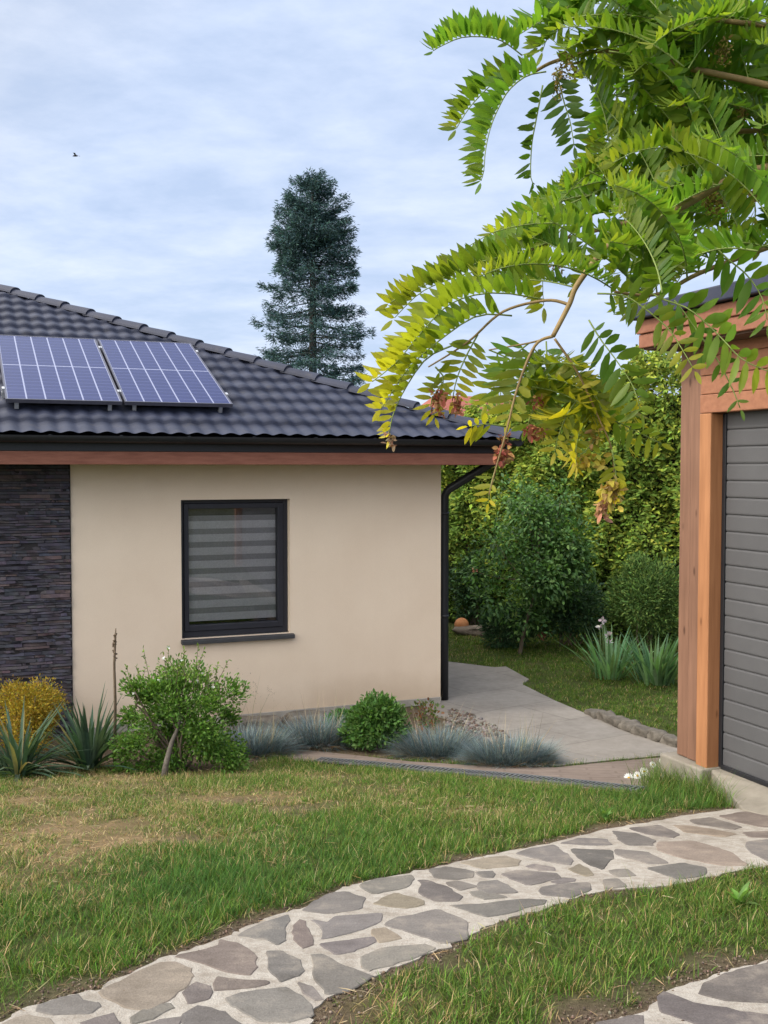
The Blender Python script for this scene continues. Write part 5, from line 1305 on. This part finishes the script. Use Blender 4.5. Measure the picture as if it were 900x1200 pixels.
while made2 < 17 and tries < 3000:
    tries += 1
    Lb = [B7[1:4], B8[1:5], B8[2:]][rng.integers(3)]; c = catmull([np.array(q, float) for q in Lb], 8); q = c[rng.integers(len(c))]
    a = rng.uniform(R(-100), R(20)) if rng.random() < .65 else rng.uniform(R(160), R(260)); ln = rng.uniform(60, 115); turn = -rng.uniform(.2, .9) if math.cos(a) > 0 else rng.uniform(.2, .9)
    pts = [q.copy()]
    for k in range(4):
        q = q + np.array([math.cos(a), -math.sin(a)]) * ln / 4; a += turn / 4; pts.append(q.copy())
    pa_ = np.array(pts)
    if inside(pa_[:, 0], pa_[:, 1], reg2).mean() < .99: continue
    low = np.clip((pa_[-1, 1] - 380) / 160, 0, 1); d0 = 1.44 + rng.normal(0, .05)
    compound([tuple(q) for q in pts], d0, d0 + rng.normal(0, .06), 1 if pa_[-1, 0] < pa_[0, 0] else -1, rng.uniform(24, 34), .20 + .45 * low, rng.uniform(.15, .6), None, gap=10); made2 += 1
print('compound leaves', made, 'leaflets', len(LP))
leaves('foliage', np.array(LP), np.array(LD), np.array(LN), np.array(LL), np.array(LW), np.array(LC), M['leaf_locust'], loc, 'oval', fold=.10, droop=.12)
rach.build('leaf_stalks', mat_plain('leaf_stalk', (.19, .25, .06), .6), loc, smooth=True)
tw.build('branch', M['twig'], loc, smooth=True)
def cluster(u, v, d, n, su, sv, cols, sz, label=None):
    p = P(u, v, d) + np.clip(rng.normal(size=(n, 3)), -1.5, 1.5) * np.array([su, su, sv]) * .72 * d / F
    o = leaves('flower_cluster', p, sphere_dirs(n) - ZZ * .3, sphere_dirs(n), rng.uniform(.6, 1.2, n) * sz * .9, sz * .42, pick(n, cols), M['petal'], loc, 'oval')
    if label: o['label'] = label
RD = [(.36, .10, .07), (.45, .17, .10), (.28, .12, .07), (.5, .3, .12)]; BR = [(.24, .20, .05), (.32, .22, .07), (.18, .13, .05), (.35, .28, .08)]
for (u, v, d, n, su, sv, cs, sz) in ((513, 470, 1.39, 60, 6, 12, RD, .012), (537, 474, 1.39, 40, 4, 10, RD, .011), (588, 533, 1.37, 60, 6, 8, RD, .013), (590, 515, 1.37, 26, 4, 5, RD, .010), (627, 506, 1.41, 50, 10, 5, RD, .012), (458, 516, 1.36, 26, 4, 6, [(.4, .22, .15), (.45, .3, .2)], .011),
                                     (630, 470, 1.42, 24, 8, 5, RD, .010), (716, 578, 1.36, 70, 8, 13, [(.55, .42, .08), (.5, .36, .12), (.42, .26, .12)], .016), (705, 597, 1.36, 30, 4, 9, [(.45, .22, .14), (.5, .3, .14)], .013), (690, 540, 1.38, 60, 15, 6, [(.55, .44, .07), (.5, .4, .1)], .015), (697, 512, 1.38, 30, 4, 8, [(.5, .33, .14), (.5, .4, .1)], .013),
                                     (662, 82, 1.55, 120, 10, 14, BR, .008), (655, 100, 1.55, 60, 5, 14, BR, .008), (848, 60, 1.5, 80, 8, 14, BR, .008), (838, 238, 1.44, 130, 10, 12, BR, .008), (795, 112, 1.6, 60, 7, 12, BR, .008), (885, 225, 1.45, 70, 8, 10, BR, .008), (652, 308, 1.45, 50, 6, 7, BR, .008), (870, 130, 1.6, 50, 5, 10, BR, .008)):
    cluster(u, v, d, n, su, sv, cs, sz, 'withered reddish brown cluster' if cs is RD else None)

# ------------------------------------------------------------------ light, sky, camera
SUN_AZ = np.array([-.93, -.36]); SUN_AZ /= np.linalg.norm(SUN_AZ); EL = R(42)
sun_dir = np.array([SUN_AZ[0] * math.cos(EL), SUN_AZ[1] * math.cos(EL), math.sin(EL)])
sl = bpy.data.lights.new('sun', 'SUN'); sl.energy = 1.6; sl.angle = R(6); sl.color = (1, .94, .84)
so = bpy.data.objects.new('sun', sl); COL.objects.link(so); so.rotation_euler = Vector(-sun_dir).to_track_quat('-Z', 'Y').to_euler(); so.location = (0, 0, 20)
wd = bpy.data.worlds.new('World'); sc.world = wd; wd.use_nodes = True; nt = wd.node_tree; N = nt.nodes; L = nt.links; bg = N['Background']
sky = N.new('ShaderNodeTexSky'); sky.sky_type = 'NISHITA'; sky.sun_disc = False; sky.sun_elevation = EL; sky.sun_rotation = math.atan2(SUN_AZ[0], SUN_AZ[1]) % (2 * math.pi)
sky.air_density = 1.0; sky.dust_density = 1.5; sky.ozone_density = 1.0
tc = N.new('ShaderNodeTexCoord'); gen = tc.outputs['Generated']
nz = N.new('ShaderNodeVectorMath'); nz.operation = 'NORMALIZE'; L.new(gen, nz.inputs[0])
sp3 = N.new('ShaderNodeSeparateXYZ'); L.new(nz.outputs[0], sp3.inputs[0])
# project directions onto a high cloud layer
zc = N.new('ShaderNodeMath'); zc.operation = 'MAXIMUM'; zc.inputs[1].default_value = .02; L.new(sp3.outputs[2], zc.inputs[0])
za = N.new('ShaderNodeMath'); za.operation = 'ADD'; za.inputs[1].default_value = .12; L.new(zc.outputs[0], za.inputs[0])
dv = N.new('ShaderNodeVectorMath'); dv.operation = 'DIVIDE'; L.new(nz.outputs[0], dv.inputs[0])
cb3 = N.new('ShaderNodeCombineXYZ'); [L.new(za.outputs[0], cb3.inputs[i]) for i in range(3)]; L.new(cb3.outputs[0], dv.inputs[1])
mp = N.new('ShaderNodeMapping'); mp.inputs['Scale'].default_value = (1.0, 1.1, .0); mp.inputs['Rotation'].default_value = (0, 0, R(25)); L.new(dv.outputs[0], mp.inputs[0])
c1 = noise_node(nt, 2.3, 10, .60, mp.outputs[0]); c1.inputs['Distortion'].default_value = .1
cf = ramp(nt, c1.outputs[0], [(.36, (.72,) * 3), (.66, (.98,) * 3)]).outputs[0]
dt = N.new('ShaderNodeVectorMath'); dt.operation = 'DOT_PRODUCT'; L.new(nz.outputs[0], dt.inputs[0]); dt.inputs[1].default_value = tuple(sun_dir)
gl_ = N.new('ShaderNodeMapRange'); gl_.inputs['From Min'].default_value = .22; gl_.inputs['From Max'].default_value = 1; gl_.inputs['To Min'].default_value = 1.0; gl_.inputs['To Max'].default_value = 4.9; L.new(dt.outputs['Value'], gl_.inputs['Value'])
cc_ = mixc(nt, (5.7, 7.0, 9.6), (6.9, 7.8, 9.6), ramp(nt, c1.outputs[0], [(.32, (0, 0, 0)), (.68, (1, 1, 1))]).outputs[0])
cm = N.new('ShaderNodeVectorMath'); cm.operation = 'SCALE'; L.new(cc_, cm.inputs[0]); L.new(gl_.outputs[0], cm.inputs['Scale'])
wf = N.new('ShaderNodeMapRange'); wf.inputs['From Min'].default_value = .1; wf.inputs['From Max'].default_value = .7; L.new(dt.outputs['Value'], wf.inputs['Value'])
wm = mixc(nt, cm.outputs[0], mixc(nt, cm.outputs[0], (1.22, 1.0, .72), 1.0, 'MULTIPLY'), wf.outputs[0])
L.new(mixc(nt, sky.outputs[0], wm, cf), bg.inputs[0]); bg.inputs[1].default_value = .1

cam = bpy.data.cameras.new('camera'); co = bpy.data.objects.new('camera', cam); COL.objects.link(co); sc.camera = co
co.location = (0, 0, CAMZ); co.rotation_euler = (math.pi / 2 - PITCH, 0, 0)
cam.sensor_fit = 'VERTICAL'; cam.sensor_height = 24; cam.lens = 24 * F / 1200; cam.clip_end = 2000; cam.clip_start = .05
cam.dof.use_dof = False
sc.render.engine = 'CYCLES'; sc.cycles.use_denoising = True; sc.cycles.max_bounces = 8; sc.cycles.transparent_max_bounces = 8
sc.view_settings.view_transform = 'Standard'; sc.view_settings.look = 'None'; sc.view_settings.exposure = 0.22; sc.view_settings.gamma = 1.0; sc.view_settings.use_curve_mapping = False
